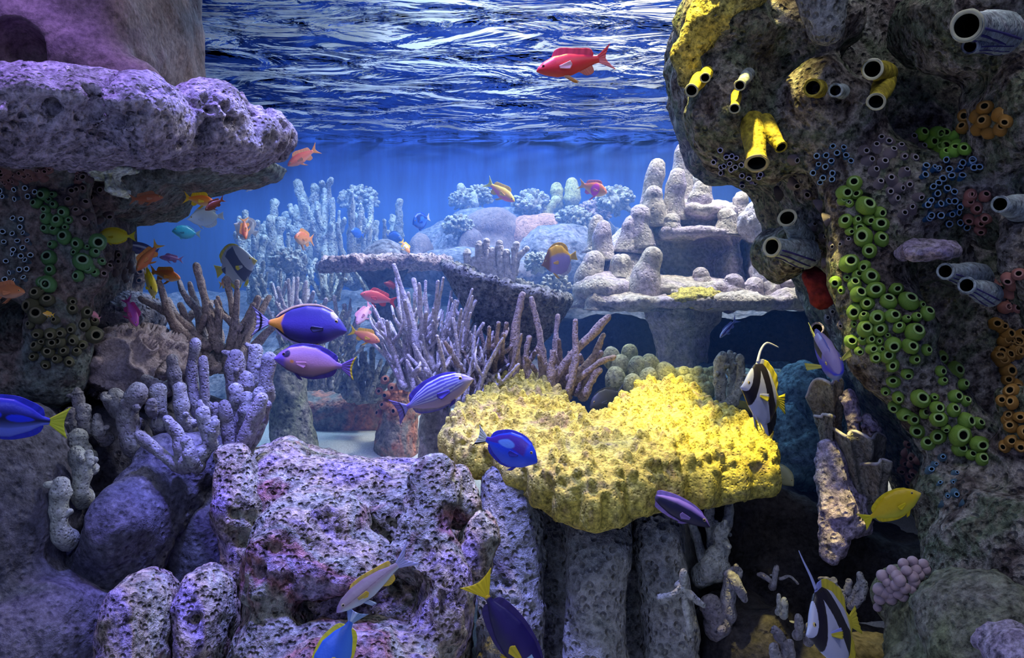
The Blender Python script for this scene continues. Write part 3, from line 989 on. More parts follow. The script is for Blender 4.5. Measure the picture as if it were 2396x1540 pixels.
# thickets in the middle distance
coral('staghorn_coral', 'brown branching coral thicket rising above the brain coral', 'coral',
      horn_branches(505, 850, 2.4, 330, 200, 13, 13, 3, .12, 2) + [([(505, 800, 2.35), (480, 700, 2.35), (459, 622, 2.35)], 15, 9), ([(470, 800, 2.33), (410, 740, 2.32), (330, 700, 2.33)], 15, 8),
                                                                ([(440, 790, 2.3), (400, 745, 2.3), (372, 660, 2.3)], 14, 8), ([(560, 830, 2.38), (548, 740, 2.38), (530, 655, 2.4)], 14, 8)], M['brown_horn'], wob=.2, seed=1)
coral('staghorn_coral', 'dense lilac branching coral thicket left of the net coral funnel', 'coral',
      horn_branches(1000, 900, 2.5, 310, 270, 36, 7.5, 5, .2, 3) + [([(985, 860, 2.42), (960, 740, 2.42), (922, 622, 2.42)], 12, 6), ([(1010, 850, 2.45), (985, 740, 2.45), (968, 655, 2.46)], 10, 5)], M['staghorn'], wob=.2, seed=2)
coral('staghorn_coral', 'brown purple branching coral thicket below the net coral funnel', 'coral',
      horn_branches(1150, 900, 2.42, 230, 150, 24, 8, 8, .16, 2) + [([(1205, 880, 2.36), (1205, 780, 2.36), (1222, 690, 2.36)], 16, 9)], M['brown_horn'], wob=.25, seed=3)
coral('staghorn_coral', 'spiky brown branching coral behind the notch of the yellow plate coral', 'coral',
      [([(1290, 900, 2.32), (1340, 830, 2.32), (1424, 742, 2.32)], 15, 8), ([(1345, 880, 2.34), (1385, 840, 2.34), (1412, 784, 2.34)], 12, 7), ([(1270, 870, 2.36), (1262, 780, 2.36), (1243, 700, 2.36)], 13, 6),
       ([(1350, 890, 2.3), (1400, 850, 2.3), (1436, 836, 2.3)], 10, 6), ([(1330, 920, 2.28), (1345, 850, 2.28), (1346, 752, 2.3)], 12, 7), ([(1300, 880, 2.38), (1300, 800, 2.4), (1305, 740, 2.42)], 10, 6),
       ([(1370, 920, 2.3), (1390, 880, 2.3), (1402, 866, 2.3)], 12, 8), ([(1290, 900, 2.3), (1290, 860, 2.3), (1296, 825, 2.3)], 12, 7), ([(1240, 890, 2.34), (1230, 840, 2.34), (1238, 790, 2.34)], 11, 6)] +
      horn_branches(1320, 910, 2.4, 190, 120, 9, 9, 12, .08, 1), M['brown_horn'], wob=.25, seed=4)
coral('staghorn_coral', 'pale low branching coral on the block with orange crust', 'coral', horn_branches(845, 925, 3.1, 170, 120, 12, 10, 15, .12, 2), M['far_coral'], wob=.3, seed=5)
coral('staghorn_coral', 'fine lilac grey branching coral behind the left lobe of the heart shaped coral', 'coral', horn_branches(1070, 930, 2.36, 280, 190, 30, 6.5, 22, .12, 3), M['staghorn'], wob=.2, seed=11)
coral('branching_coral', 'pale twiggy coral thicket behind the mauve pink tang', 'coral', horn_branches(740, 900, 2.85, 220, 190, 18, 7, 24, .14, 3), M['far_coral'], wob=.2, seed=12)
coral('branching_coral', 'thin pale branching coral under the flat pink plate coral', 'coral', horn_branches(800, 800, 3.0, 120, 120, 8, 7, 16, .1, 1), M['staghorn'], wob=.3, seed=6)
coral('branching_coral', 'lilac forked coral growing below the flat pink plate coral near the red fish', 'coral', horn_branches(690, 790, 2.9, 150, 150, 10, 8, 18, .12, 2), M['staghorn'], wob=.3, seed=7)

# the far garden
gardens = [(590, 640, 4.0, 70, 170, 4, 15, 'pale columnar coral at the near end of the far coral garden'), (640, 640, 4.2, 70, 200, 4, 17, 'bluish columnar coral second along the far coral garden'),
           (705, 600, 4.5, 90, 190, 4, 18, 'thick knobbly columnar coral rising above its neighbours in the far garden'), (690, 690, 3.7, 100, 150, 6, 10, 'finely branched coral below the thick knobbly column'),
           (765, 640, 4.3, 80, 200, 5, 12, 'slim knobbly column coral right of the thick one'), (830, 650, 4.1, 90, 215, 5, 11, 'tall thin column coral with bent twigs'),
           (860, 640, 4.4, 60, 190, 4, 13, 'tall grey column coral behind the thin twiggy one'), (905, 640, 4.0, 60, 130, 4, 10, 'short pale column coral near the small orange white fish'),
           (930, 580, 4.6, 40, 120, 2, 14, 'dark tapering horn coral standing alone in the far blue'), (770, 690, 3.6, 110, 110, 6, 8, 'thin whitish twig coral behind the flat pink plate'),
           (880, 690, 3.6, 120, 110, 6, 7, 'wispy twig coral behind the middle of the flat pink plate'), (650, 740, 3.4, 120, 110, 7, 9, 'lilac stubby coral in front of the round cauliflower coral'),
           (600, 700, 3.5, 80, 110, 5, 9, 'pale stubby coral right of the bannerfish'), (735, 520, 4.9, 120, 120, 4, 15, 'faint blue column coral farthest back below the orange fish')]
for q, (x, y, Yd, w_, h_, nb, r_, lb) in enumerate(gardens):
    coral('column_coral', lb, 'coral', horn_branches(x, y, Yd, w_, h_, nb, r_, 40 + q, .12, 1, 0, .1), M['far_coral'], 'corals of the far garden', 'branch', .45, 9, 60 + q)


def bush(name, label, px, py, Y, r, mat, seed, nb=70, flat=.75, tw=.16, group=None):
    """dome of short stubby twigs on a round core, one mesh"""
    rr = random.Random(seed)
    c = at(px, py, Y)
    R = r / F * Y
    core = grow([E(px, py, Y, r * .8, r * .8 * flat, R * .8)], h=max(R * .09, .006), lump=(R * .1, 1.6 / R), rough=None, seed=seed)
    ms = [(core[0], core[1], np.zeros((0, 3), int))]
    for _ in range(nb):
        d = np.array([rr.gauss(0, 1), rr.gauss(0, 1) - .3, rr.gauss(0, 1) + .5])
        d /= np.linalg.norm(d)
        d[2] *= flat
        e = c + d * R
        s = c + d * R * .6
        m = (s + e) / 2 + np.array([rr.uniform(-1, 1), rr.uniform(-1, 1), rr.uniform(-1, 1)]) * R * .06
        ms.append(tube(np.array([s, m, e]), np.array([1.1, 1.0, .75]) * R * tw * rr.uniform(.6, 1.1), 6, seed, R * .02))
    V, Fs = merge(ms)
    return solid(name, V, Fs, mat, label, 'coral', group)


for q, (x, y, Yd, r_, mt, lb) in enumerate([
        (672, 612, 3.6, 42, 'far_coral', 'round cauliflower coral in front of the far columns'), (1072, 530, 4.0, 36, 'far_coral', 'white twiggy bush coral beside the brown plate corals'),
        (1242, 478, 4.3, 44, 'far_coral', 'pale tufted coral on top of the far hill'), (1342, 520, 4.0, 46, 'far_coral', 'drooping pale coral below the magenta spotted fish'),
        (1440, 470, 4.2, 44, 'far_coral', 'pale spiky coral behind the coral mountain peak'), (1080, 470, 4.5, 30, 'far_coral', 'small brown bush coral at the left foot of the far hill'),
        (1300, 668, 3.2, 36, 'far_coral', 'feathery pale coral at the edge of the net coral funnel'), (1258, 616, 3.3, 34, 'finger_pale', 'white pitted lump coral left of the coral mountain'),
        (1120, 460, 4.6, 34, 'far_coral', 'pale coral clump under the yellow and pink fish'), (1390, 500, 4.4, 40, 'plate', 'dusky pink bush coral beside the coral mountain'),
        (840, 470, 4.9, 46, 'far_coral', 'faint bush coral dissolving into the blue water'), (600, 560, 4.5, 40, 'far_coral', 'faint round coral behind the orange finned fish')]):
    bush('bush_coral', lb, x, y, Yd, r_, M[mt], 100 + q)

coral('finger_coral', 'blue green pair of stubby fingers on the far hill', 'coral', [([(1096, 490, 4.5), (1084, 455, 4.5), (1078, 438, 4.5)], 11, 10), ([(1110, 480, 4.5), (1108, 455, 4.5)], 10, 9)], M['finger_pale'], None, 'finger')
coral('finger_coral', 'green topped blunt columns beside the magenta spotted fish', 'coral', [([(1305, 470, 4.4), (1302, 440, 4.4)], 14, 14), ([(1338, 470, 4.4), (1338, 430, 4.4)], 20, 18), ([(1280, 500, 4.3), (1300, 470, 4.3)], 16, 12)], M['green_knob'], None, 'finger')
coral('finger_coral', 'pale lilac finger coral standing on the net coral funnel', 'coral',
      [([(x + 6, 650, 2.8), (x, y + 14, 2.8), (x, y, 2.8)], 11, 9) for x, y in ((1093, 590), (1121, 570), (1138, 566), (1152, 588), (1168, 570), (1185, 592), (1132, 600), (1110, 606))] +
      [([(1195, 660, 2.8), (1212, 605, 2.8), (1232, 582, 2.8)], 10, 7), ([(1204, 630, 2.8), (1204, 590, 2.8), (1208, 574, 2.8)], 9, 9)], M['far_white'], None, 'finger', seed=9)
for q, (x, y, rx, ry, Yd, lb) in enumerate([(1150, 545, 74, 62, 4.1, 'largest brown plate coral on the far hill'), (1098, 575, 34, 45, 4.0, 'brown plate coral at the left of the largest one'),
                                            (1262, 550, 80, 52, 4.1, 'brown plate coral with rusty rim below the pale tufted coral'), (980, 580, 22, 34, 4.2, 'small brown plate coral under the blue tang')]):
    V, Q = grow([E(x, y, Yd, rx, ry, .10), E(x, y + ry, Yd, rx * .9, ry, .16)], h=.014, lump=(.03, 7), rough=(.008, 25), seed=120 + q)
    solid('plate_coral', V, Q, M['dark_plate' if q != 2 else 'rust'], lb, 'coral')
V, Q = grow([E(1130, 640, 3.9, 230, 60, .3), E(1300, 620, 3.9, 120, 90, .25), E(1220, 590, 4.5, 260, 100, .3)], h=.02, lump=(.05, 5), rough=(.02, 18), seed=131)
solid('reef_rock', V, Q, M['hill'], 'blue grey rock hill under the brown plate corals', 'rock')

# flat plate coral and the net coral funnel
rr = random.Random(4)
pl = [(at(898, 620, 3.15)[0] + math.cos(a) * (.245 + .02 * math.sin(5 * a)), 3.15 + math.sin(a) * (.26 + .02 * math.cos(7 * a))) for a in np.linspace(0, 2 * math.pi, 40)[:-1]]
V, Q = grow([H(pl, .9 + (700 - 616) / F * 3.1, .020, .019, .03)], h=.009, lump=(.012, 12), rough=(.022, 45), seed=141)
root = empty('plate_coral', (at(898, 620, 3.15)[0], 3.15, .85), 'flat pink grey plate coral seen edge on in the middle of the reef', 'coral')
part(root, 'plate', V, Q, M['plate'])
V, Q = grow([K(900, 625, 3.15, 60, 905, 680, 3.15, 30), K(905, 680, 3.15, 30, 905, 790, 3.15, 36)], h=.011, lump=(.012, 9), rough=(.01, 25), seed=142)
part(root, 'stalk', V, Q, M['hill'])
nA, nR = 150, 46
c_rim, apex = at(1185, 662, 2.62), at(1198, 815, 2.62)
ex, ey = np.array([152 / F * 2.62, 0, -42 / F * 2.62]), np.array([0, .22, .012])
Vt = []
for side in (0, 1):
    for jr in range(nR):
        t = jr / (nR - 1)
        a = np.arange(nA) * 2 * math.pi / nA
        rim = c_rim + np.cos(a)[:, None] * ex * (1 + .05 * np.sin(5 * a))[:, None] + np.sin(a)[:, None] * ey
        foot = apex + np.cos(a)[:, None] * ex * .16 + np.sin(a)[:, None] * ey * .16
        P = foot * (1 - t) + rim * t + (np.array([0, 0, -.035]) * math.sin(math.pi * t))
        if side:
            P = P + np.array([0, 0, .018 + .01 * (1 - t)]) - (P - c_rim) * .04
        Vt.append(P)
V = np.vstack(Vt)
i = (np.arange(nR - 1)[:, None] * nA + np.arange(nA)[None]).ravel()
j = (np.arange(nR - 1)[:, None] * nA + (np.arange(nA)[None] + 1) % nA).ravel()
Q = [np.stack([i, j, j + nA, i + nA], 1), np.stack([i + nA * nR, i + nA + nA * nR, j + nA + nA * nR, j + nA * nR], 1)]
k = np.arange(nA)
top = (nR - 1) * nA
Q.append(np.stack([top + k, top + (k + 1) % nA, top + nA * nR + (k + 1) % nA, top + nA * nR + k], 1))
Q.append(np.stack([k, k + nA * nR, (k + 1) % nA + nA * nR, (k + 1) % nA], 1))
Q = np.vstack(Q)
f1, f2 = worley(V * 85, 9)
V = V + normals(V, Q) * (.010 * sstep(.35, .05, f2 - f1) - .004)[:, None]
root = empty('funnel_coral', apex, 'dark grey funnel shaped net coral tilted in front of the pale finger coral', 'coral')
part(root, 'funnel', V, Q, M['net'])
tv = tube(curve_pts([apex + np.array([.01, .02, -.18]), apex + np.array([0, 0, .02])], 8), np.linspace(.05, .045, 8), 14, 3, .008)
part(root, 'stalk', tv[0], [tv[1], tv[2]], M['net'])

# columns standing on the coral mountain: a thing with its own columns
cols = [(1604, 340, 1588, 500, 20, 34, 3.2), (1538, 376, 1522, 500, 18, 30, 3.1), (1585, 398, 1572, 500, 18, 30, 3.05), (1642, 395, 1642, 470, 18, 30, 3.25), (1640, 428, 1632, 500, 20, 32, 3.08), (1530, 440, 1530, 520, 19, 34, 3.02),
        (1498, 486, 1500, 570, 21, 36, 3.0), (1478, 510, 1470, 580, 17, 34, 3.0), (1412, 520, 1412, 600, 17, 32, 3.0), (1398, 505, 1395, 580, 14, 30, 3.1), (1390, 592, 1374, 710, 24, 46, 2.93), (1526, 584, 1500, 712, 22, 52, 2.86),
        (1572, 505, 1572, 545, 17, 24, 2.98), (1700, 492, 1700, 540, 18, 30, 3.0), (1735, 452, 1735, 500, 15, 24, 3.1), (1458, 598, 1450, 640, 18, 30, 2.92), (1476, 655, 1470, 690, 20, 30, 2.88), (1640, 630, 1636, 690, 17, 30, 2.9),
        (1716, 648, 1710, 700, 22, 34, 2.86), (1765, 655, 1760, 710, 20, 34, 2.86), (1800, 660, 1800, 705, 18, 30, 2.86), (1850, 655, 1850, 705, 20, 30, 2.88), (1590, 680, 1590, 712, 22, 34, 2.82), (1400, 690, 1395, 715, 18, 30, 2.84),
        (1662, 672, 1660, 712, 15, 26, 2.82), (1430, 668, 1425, 712, 20, 34, 2.86), (1545, 690, 1545, 715, 16, 26, 2.8), (1885, 680, 1885, 710, 14, 24, 2.86)]
root = empty('blunt_coral', at(1560, 715, 2.95), 'group of blunt tan coral pillars rising from the coral mountain and shelf', 'coral')
for q, (x1, y1, x2, y2, r1, r2, Yd) in enumerate(cols):
    P = curve_pts([at(x2, y2 + 12, Yd), at((x1 + x2) / 2 + RNG.uniform(-3, 3), (y1 + y2) / 2, Yd), at(x1, y1 + r1 * .8, Yd)], 14)
    t = np.linspace(0, 1, 14)
    R = 1.12 * (r2 + (r1 - r2) * np.sqrt(t)) / F * Yd * (1 + .06 * np.sin(t * 8 + q))
    m = tube(P, R, 18, q, .12 * r1 / F * Yd)
    part(root, 'column', m[0], [m[1], m[2]], M['mount'])
V, Q = grow([E(1600, 702, 2.76, 52, 14, .05), E(1650, 700, 2.76, 40, 14, .05), E(1620, 690, 2.80, 46, 14, .05)], h=.006, lump=(.01, 20), rough=(.014, 60), seed=151)
solid('lit_patch', V, Q, M['yellow'], 'raised patch coloured as yellow lamplight on the front edge of the flat shelf', 'coral')  # lumps coloured yellow, standing in for a pool of lamplight

# white crusted spire with two big open tubes beside the mountain
V, Q = grow([K(1785, 455, 2.95, 16, 1770, 520, 2.95, 38), K(1770, 520, 2.95, 38, 1800, 560, 2.93, 26), K(1800, 590, 2.9, 30, 1785, 690, 2.9, 36)], h=.008, lump=(.014, 12), rough=(.014, 35), pits=[(.012, 50, .3)], seed=153)
solid('rock_spire', V, Q, M['far_white'], 'white and lilac crusted spire between the coral mountain and the rock face', 'rock')

# big finger coral of the lower left
z = Z1(0, 800, 3.347)


def zb(pts, Y, r0, r1, kn=0, dy=.0):
    P = [z(*p) + (Y + dy * q,) for q, p in enumerate(pts)]
    return (P, r0 / 3.347, r1 / 3.347, kn)


coral('finger_coral', 'large violet grey finger coral on top of the shaded buttresses', 'coral',
      [zb([(1370, 960), (1230, 850), (1090, 735)], 1.86, 52, 40), zb([(1410, 930), (1410, 770), (1310, 610)], 1.86, 62, 46, 2), zb([(1480, 940), (1630, 810), (1590, 560)], 1.85, 72, 58, 3),
       zb([(1660, 780), (1685, 640)], 1.84, 45, 36), zb([(1500, 930), (1465, 780)], 1.82, 66, 50), zb([(1060, 830), (1000, 600), (1070, 400)], 1.95, 92, 80, 3), zb([(1000, 620), (900, 420)], 1.98, 70, 62, 1), zb([(930, 560), (830, 430)], 2.0, 60, 52),
       zb([(1260, 640), (1240, 390)], 2.0, 84, 66, 3), zb([(1440, 620), (1405, 370)], 2.0, 80, 50, 3), zb([(1370, 320), (1350, 140)], 2.06, 56, 48, 1), zb([(1550, 540), (1500, 250), (1530, 10)], 2.05, 62, 40), zb([(1610, 480), (1590, 140)], 2.04, 44, 34),
       zb([(1220, 340), (1140, 290)], 2.04, 50, 44), zb([(1180, 520), (1190, 480)], 1.95, 46, 40)], M['finger'], None, 'finger', .14, 14, 21)
coral('finger_coral', 'violet finger coral with forked fingers above the end of the lit boulder', 'coral',
      [zb([(1800, 880), (1780, 680), (1760, 495)], 1.9, 64, 44), zb([(1870, 880), (1960, 670), (2050, 450)], 1.88, 64, 62, 1), zb([(1940, 840), (2040, 660), (2085, 500)], 1.92, 54, 42), zb([(1850, 740), (1860, 520), (1845, 380)], 1.98, 58, 56, 1),
       zb([(1930, 600), (1930, 440)], 1.96, 60, 56), zb([(2000, 560), (2030, 400)], 1.96, 50, 46), zb([(1690, 620), (1690, 500)], 1.9, 36, 30)], M['finger'], None, 'finger', .14, 14, 22)
coral('finger_coral', 'dark violet blunt fingers behind the snout of the pink bodied tang', 'coral',
      [zb([(1840, 420), (1840, 120)], 2.1, 84, 66, 2), zb([(2010, 420), (2000, 70)], 2.14, 74, 66, 3), zb([(2080, 380), (2110, 140)], 2.1, 64, 62, 1), zb([(1930, 420), (1920, 290)], 2.1, 70, 62)], M['finger'], None, 'finger', .16, 14, 23)
coral('finger_coral', 'small pale knobbed finger coral low in the dark bottom corner', 'coral',
      [zb([(480, 1500), (460, 1300), (480, 1120)], 1.76, 84, 70, 3), zb([(270, 1260), (285, 1060)], 1.78, 55, 42, 1), zb([(420, 1120), (425, 960)], 1.84, 70, 62, 1)], M['finger_pale'], None, 'finger', .16, 14, 24)
coral('finger_coral', 'pale stubby finger coral between the knobbed one and the large violet one', 'coral',
      [zb([(620, 1180), (650, 1000), (600, 880)], 1.82, 80, 70, 3), zb([(690, 960), (700, 880)], 1.82, 50, 42), zb([(620, 850), (610, 760)], 1.9, 86, 80, 1)], M['finger_pale'], None, 'finger', .16, 14, 25)
coral('finger_coral', 'white tipped dark knobs above the yellow tail of the blue fish', 'coral',
      [zb([(640, 620), (610, 430), (605, 390)], 1.98, 70, 38, 2), zb([(780, 720), (760, 590)], 1.95, 60, 40, 1), zb([(560, 660), (550, 560)], 1.96, 60, 50, 1), zb([(660, 640), (650, 540)], 1.94, 60, 56)], M['finger'], None, 'finger', .18, 14, 26)

# brain coral and honeycomb mound
V, Q = grow([E(318, 850, 2.2, 122, 86, .18)], h=.0055, lump=None, rough=None)
w = V * 21.0 + .45 * np.stack([vnoise(V * 9, 3), vnoise(V * 9, 4), vnoise(V * 9, 5)], 1)
rid = 1 - np.abs(np.sin(5.0 * vnoise(w, 66)))
V = V + normals(V, Q) * (.020 * sstep(.45, .85, rid) - .008)[:, None]
solid('brain_coral', V, Q, M['brain'], 'round brown brain coral with winding ridges behind the violet finger coral', 'coral')
V, Q = grow([E(285, 745, 2.4, 90, 62, .15), E(240, 720, 2.42, 40, 40, .1)], h=.010, lump=(.01, 9), rough=None, seed=161)
f1, f2 = worley(V * 60, 12)
V = V + normals(V, Q) * (.008 * sstep(.3, .0, f2 - f1))[:, None]
solid('honeycomb_coral', V, Q, M['comb'], 'honeycomb patterned coral mound above the brain coral', 'coral')

# the big yellow plate coral shaped like a heart
outl = [(1032, 1005), (1062, 975), (1105, 935), (1140, 900), (1190, 872), (1265, 870), (1305, 905), (1345, 945), (1392, 985), (1430, 950), (1470, 897), (1520, 882), (1590, 886), (1640, 908), (1668, 950), (1720, 975), (1780, 1003), (1825, 1045), (1832, 1075),
        (1780, 1078), (1700, 1085), (1610, 1095), (1500, 1112), (1400, 1138), (1330, 1128), (1250, 1095), (1180, 1072), (1100, 1052), (1045, 1035)]


def plate_pt(px, py):
    Y = np.interp(py, [870, 1140], [2.42, 1.72])
    return at(px, py, Y)


P3 = np.array([plate_pt(*p) for p in outl])
A = np.linalg.lstsq(np.c_[P3[:, :2] - P3[:, :2].mean(0), np.ones(len(P3))], P3[:, 2], rcond=None)[0]
V, Q = grow([H(P3[:, :2], P3[:, 2].mean() - .042, .060, .055, A[0], A[1])], h=.0052, lump=(.018, 7), rough=None, seed=171)
N_ = normals(V, Q)
upw = sstep(.25, .75, N_[:, 2])
f1, f2 = worley(V * np.array([40, 33, 40]), 21)
f3, f4 = worley(V * np.array([62, 50, 62]), 24)
V = V + N_ * (upw * (.021 * (1 - sstep(.1, .65, f1)) + .006 * (1 - f3) - .012 * (vnoise(V * 30, 8) > .55)))[:, None]
side = (1 - sstep(.2, .7, N_[:, 2])) * (N_[:, 2] > -.6)
ang = V[:, 0] * 48 + 1.5 * vnoise(V * 8, 4)
V = V + N_ * (side * (.022 * np.abs(np.sin(ang)) - .010))[:, None]
V = V + normals(V, Q) * (.003 * fbm(V * 70, 3, 5))[:, None]
root = empty('plate_coral', (P3[:, 0].mean(), P3[:, 1].mean(), V[:, 2].min()), 'big heart shaped yellow plate coral covered with bumps on the grey stump', 'coral')
part(root, 'plate', V, Q, M['yellow'])
V, Q = grow([('k', np.array([.19, 2.02, P3[:, 2].mean() - .13]), np.array([.19, 2.0, P3[:, 2].mean() - .20]), .10, .10)], h=.012, lump=(.02, 7), rough=(.01, 25), seed=172)
part(root, 'stalk', V, Q, M['stump'])

# knobbly corals behind it
def knobs(name, label, spots, mat, seed, cat='coral', pname='knob'):
    c = at(np.mean([s[0] for s in spots]), max(s[1] + s[2] for s in spots), spots[0][3])
    root = empty(name, c, label, cat)
    for q, (x, y, r, Yd) in enumerate(spots):
        V, Q = grow([E(x, y, Yd, r, r * 1.15, r / F * Yd), E(x, y + r * 1.2, Yd, r * .8, r, r / F * Yd * .8)], h=max(r / F * Yd * .14, .004), lump=(.12 * r / F * Yd, 1.2 * F / r / Yd), rough=None, seed=seed + q)
        part(root, pname, V, Q, mat)
    return root


knobs('knob_coral', 'green yellow knobbly coral behind the notch of the heart shaped coral', [(1430, 830, 16, 2.5), (1452, 850, 18, 2.48), (1473, 822, 15, 2.52), (1492, 855, 20, 2.46), (1520, 850, 20, 2.46), (1518, 880, 18, 2.42), (1556, 876, 26, 2.44), (1440, 880, 20, 2.44), (1590, 880, 18, 2.46), (1480, 895, 18, 2.4)], M['green_knob'], 300)
knobs('knob_coral', 'brown coral of many small beads behind the right lobe of the heart shaped coral', [(1600 + 17 * (k % 5) - 6 * (k // 5), 872 + 18 * (k // 5) + 4 * (k % 2), 12, 2.42 - .02 * (k // 5)) for k in range(15)], M['green_knob'], 330)
coral('finger_coral', 'ragged tan finger coral standing between the heart shaped coral and the bannerfish', 'coral',
      [([(1690, 960, 2.3), (1684, 890, 2.3), (1690, 835, 2.3)], 17, 14, 3), ([(1705, 950, 2.32), (1716, 880, 2.32), (1708, 828, 2.32)], 15, 11, 3), ([(1710, 960, 2.28), (1732, 890, 2.28), (1732, 838, 2.28)], 14, 10, 3), ([(1700, 980, 2.3), (1712, 940, 2.27)], 22, 16, 2)], M['finger_pale'], None, 'finger', .25, 11, 31)

# corals in the lower right
z2 = Z1(1500, 1100, 2.674)


def yb(pts, Y, r0, r1, kn=0):
    return ([z2(*p) + (Y,) for p in pts], r0 / 2.674, r1 / 2.674, kn)


coral('finger_coral', 'pale tan finger coral with upright fingers right of the grey stump', 'coral',
      [yb([(450, 480), (425, 300), (438, 150)], 1.95, 40, 30, 2), yb([(500, 440), (545, 300), (555, 185)], 1.96, 36, 26, 2), yb([(490, 600), (500, 380)], 1.9, 72, 52, 2), yb([(400, 600), (350, 430), (320, 330)], 1.94, 46, 22, 2), yb([(430, 620), (460, 520)], 1.9, 80, 60)], M['finger_pale'], None, 'finger', .2, 14, 41)
coral('finger_coral', 'grey finger coral with a drooping finger low beside the grey stump', 'coral',
      [yb([(540, 900), (550, 760), (590, 640)], 1.88, 64, 44, 2), yb([(590, 700), (650, 810)], 1.86, 40, 26), yb([(480, 960), (440, 850)], 1.88, 90, 70, 2)], M['finger'], None, 'finger', .2, 14, 42)
coral('finger_coral', 'pale branched coral in front of the last flute of the grey stump', 'coral',
      [yb([(150, 800), (255, 745), (268, 640)], 1.74, 26, 24, 1), yb([(260, 745), (330, 800), (390, 850)], 1.74, 26, 20, 1), yb([(300, 1000), (270, 780)], 1.74, 30, 24)], M['finger_pale'], None, 'finger', .2, 12, 43)
coral('finger_coral', 'violet finger coral at the bottom edge beside the lower bannerfish', 'coral',
      [yb([(900, 1180), (900, 1100), (840, 1000)], 1.6, 36, 28, 1), yb([(850, 1200), (830, 1110)], 1.58, 40, 36, 1), yb([(940, 1200), (930, 1090)], 1.6, 36, 30, 1), yb([(990, 1020), (985, 925)], 1.65, 34, 24), yb([(1060, 1060), (1050, 980)], 1.66, 34, 28)], M['finger'], None, 'finger', .2, 12, 44)
coral('finger_coral', 'dark coral with blue white tips below the yellow tang', 'coral',
      [yb([(1260, 800), (1210, 720), (1205, 690)], 1.8, 28, 22), yb([(1300, 820), (1370, 720), (1368, 655)], 1.8, 26, 24), yb([(1340, 840), (1390, 760), (1390, 712)], 1.78, 28, 26), yb([(1250, 760), (1180, 690), (1120, 680)], 1.8, 20, 12), yb([(1290, 760), (1300, 700)], 1.8, 24, 22)], M['finger'], None, 'finger', .2, 12, 45)
coral('finger_coral', 'two small blue white bulbs on a dark stalk left of the lower bannerfish', 'coral', [yb([(900, 900), (895, 815)], 1.8, 24, 20), yb([(866, 880), (862, 785)], 1.82, 20, 16)], M['finger_pale'], None, 'finger', .1, 12, 46)
coral('branching_coral', 'violet crusted twig coral in the dark hollow right of the finger corals', 'coral', [yb([(830, 720), (840, 640), (850, 610)], 1.9, 22, 16, 2), yb([(820, 700), (760, 660), (735, 655)], 1.9, 18, 14, 1), yb([(880, 680), (930, 665), (980, 710)], 1.9, 10, 8)], M['finger'], None, 'branch', .25, 10, 47)

root = empty('berry_coral', at(2120, 1440, 1.72), 'pink berry coral of round polyps on the green grey boulder', 'coral')
for q, (x, y, r) in enumerate([(1510, 660, 38), (1570, 628, 34), (1640, 585, 34), (1700, 572, 34), (1765, 590, 34), (1600, 660, 36), (1660, 630, 34), (1720, 625, 34), (1780, 625, 34), (1540, 700, 30), (1620, 690, 38), (1700, 670, 38), (1490, 745, 40), (1560, 740, 30),
                               (1590, 720, 34), (1650, 740, 36), (1710, 700, 36), (1530, 770, 36), (1610, 770, 36), (1690, 740, 34), (1495, 805, 38), (1565, 805, 38), (1640, 790, 34), (1480, 860, 28), (1740, 660, 34), (1560, 780, 30)]):
    px, py = z2(x, y)
    d = math.hypot(x - 1650, y - 690) / 200
    Yd = 1.66 + .05 * min(d, 1.2)
    V, Q = grow([E(px, py, Yd, r / 2.674, r / 2.674, r / 2.674 / F * Yd)], h=r / 2.674 / F * Yd * .2, lump=(.001, 60), rough=None, seed=q)
    part(root, 'polyp', V, Q, M['berry'])
V, Q = grow([E(2110, 1385, 1.74, 58, 60, .05), K(2110, 1400, 1.74, 50, 2150, 1470, 1.72, 60)], h=.009, lump=(.01, 10), rough=(.006, 30), seed=181)
part(root, 'base', V, Q, M['olive'])


def leaf(label, base, rim, Y, dep, mat, seed, name='leaf_coral'):
    """folded coral sheet: grows from a narrow foot to a wavy rim, with real thickness and its own pale edge"""
    n, m = 44, 26
    R = curve_pts([at(x, y, Y + d) for x, y, d in rim], n)
    B = curve_pts([at(x, y, Y) for x, y in base], n)
    out = []
    for s in (0, 1):
        for j in range(m):
            t = j / (m - 1)
            P = B * (1 - t) + R * t
            P = P + np.array([0, -dep, 0]) * (math.sin(math.pi * t * .5) ** 2) * np.sin(np.linspace(0, math.pi, n))[:, None]
            P[:, 1] += .012 * t * np.sin(np.linspace(0, 15, n) + seed)
            if s:
                P = P + np.array([0, .012 + .02 * (1 - t), .002])
            out.append(P)
    V = np.vstack(out)
    i = (np.arange(m - 1)[:, None] * n + np.arange(n - 1)[None]).ravel()
    o = n * m
    Q = [np.stack([i, i + 1, i + n + 1, i + n], 1), np.stack([i + o, i + n + o, i + n + 1 + o, i + 1 + o], 1)]
    e = np.r_[np.arange(n), np.arange(1, m) * n + n - 1, (m - 1) * n + np.arange(n - 2, -1, -1), np.arange(m - 2, -1, -1) * n]
    Q.append(np.stack([e[:-1], e[:-1] + o, e[1:] + o, e[1:]], 1))
    Q = np.vstack(Q)
    V = V + normals(V, Q) * (.004 * fbm(V * 40, 3, seed))[:, None]
    root = empty(name, base_of(V), label, 'coral')
    part(root, 'blade', V, Q, mat)
    tv = tube(R + np.array([0, -dep * 0, 0]) + np.stack([0 * R[:, 0], -dep * np.sin(np.linspace(0, math.pi, n)) + .006 + .012 * np.sin(np.linspace(0, 15, n) + seed), 0 * R[:, 0]], 1), np.full(n, .0040), 8, seed, .0006)
    part(root, 'rim', tv[0], [tv[1], tv[2]], M['rim_pale'])
    return root


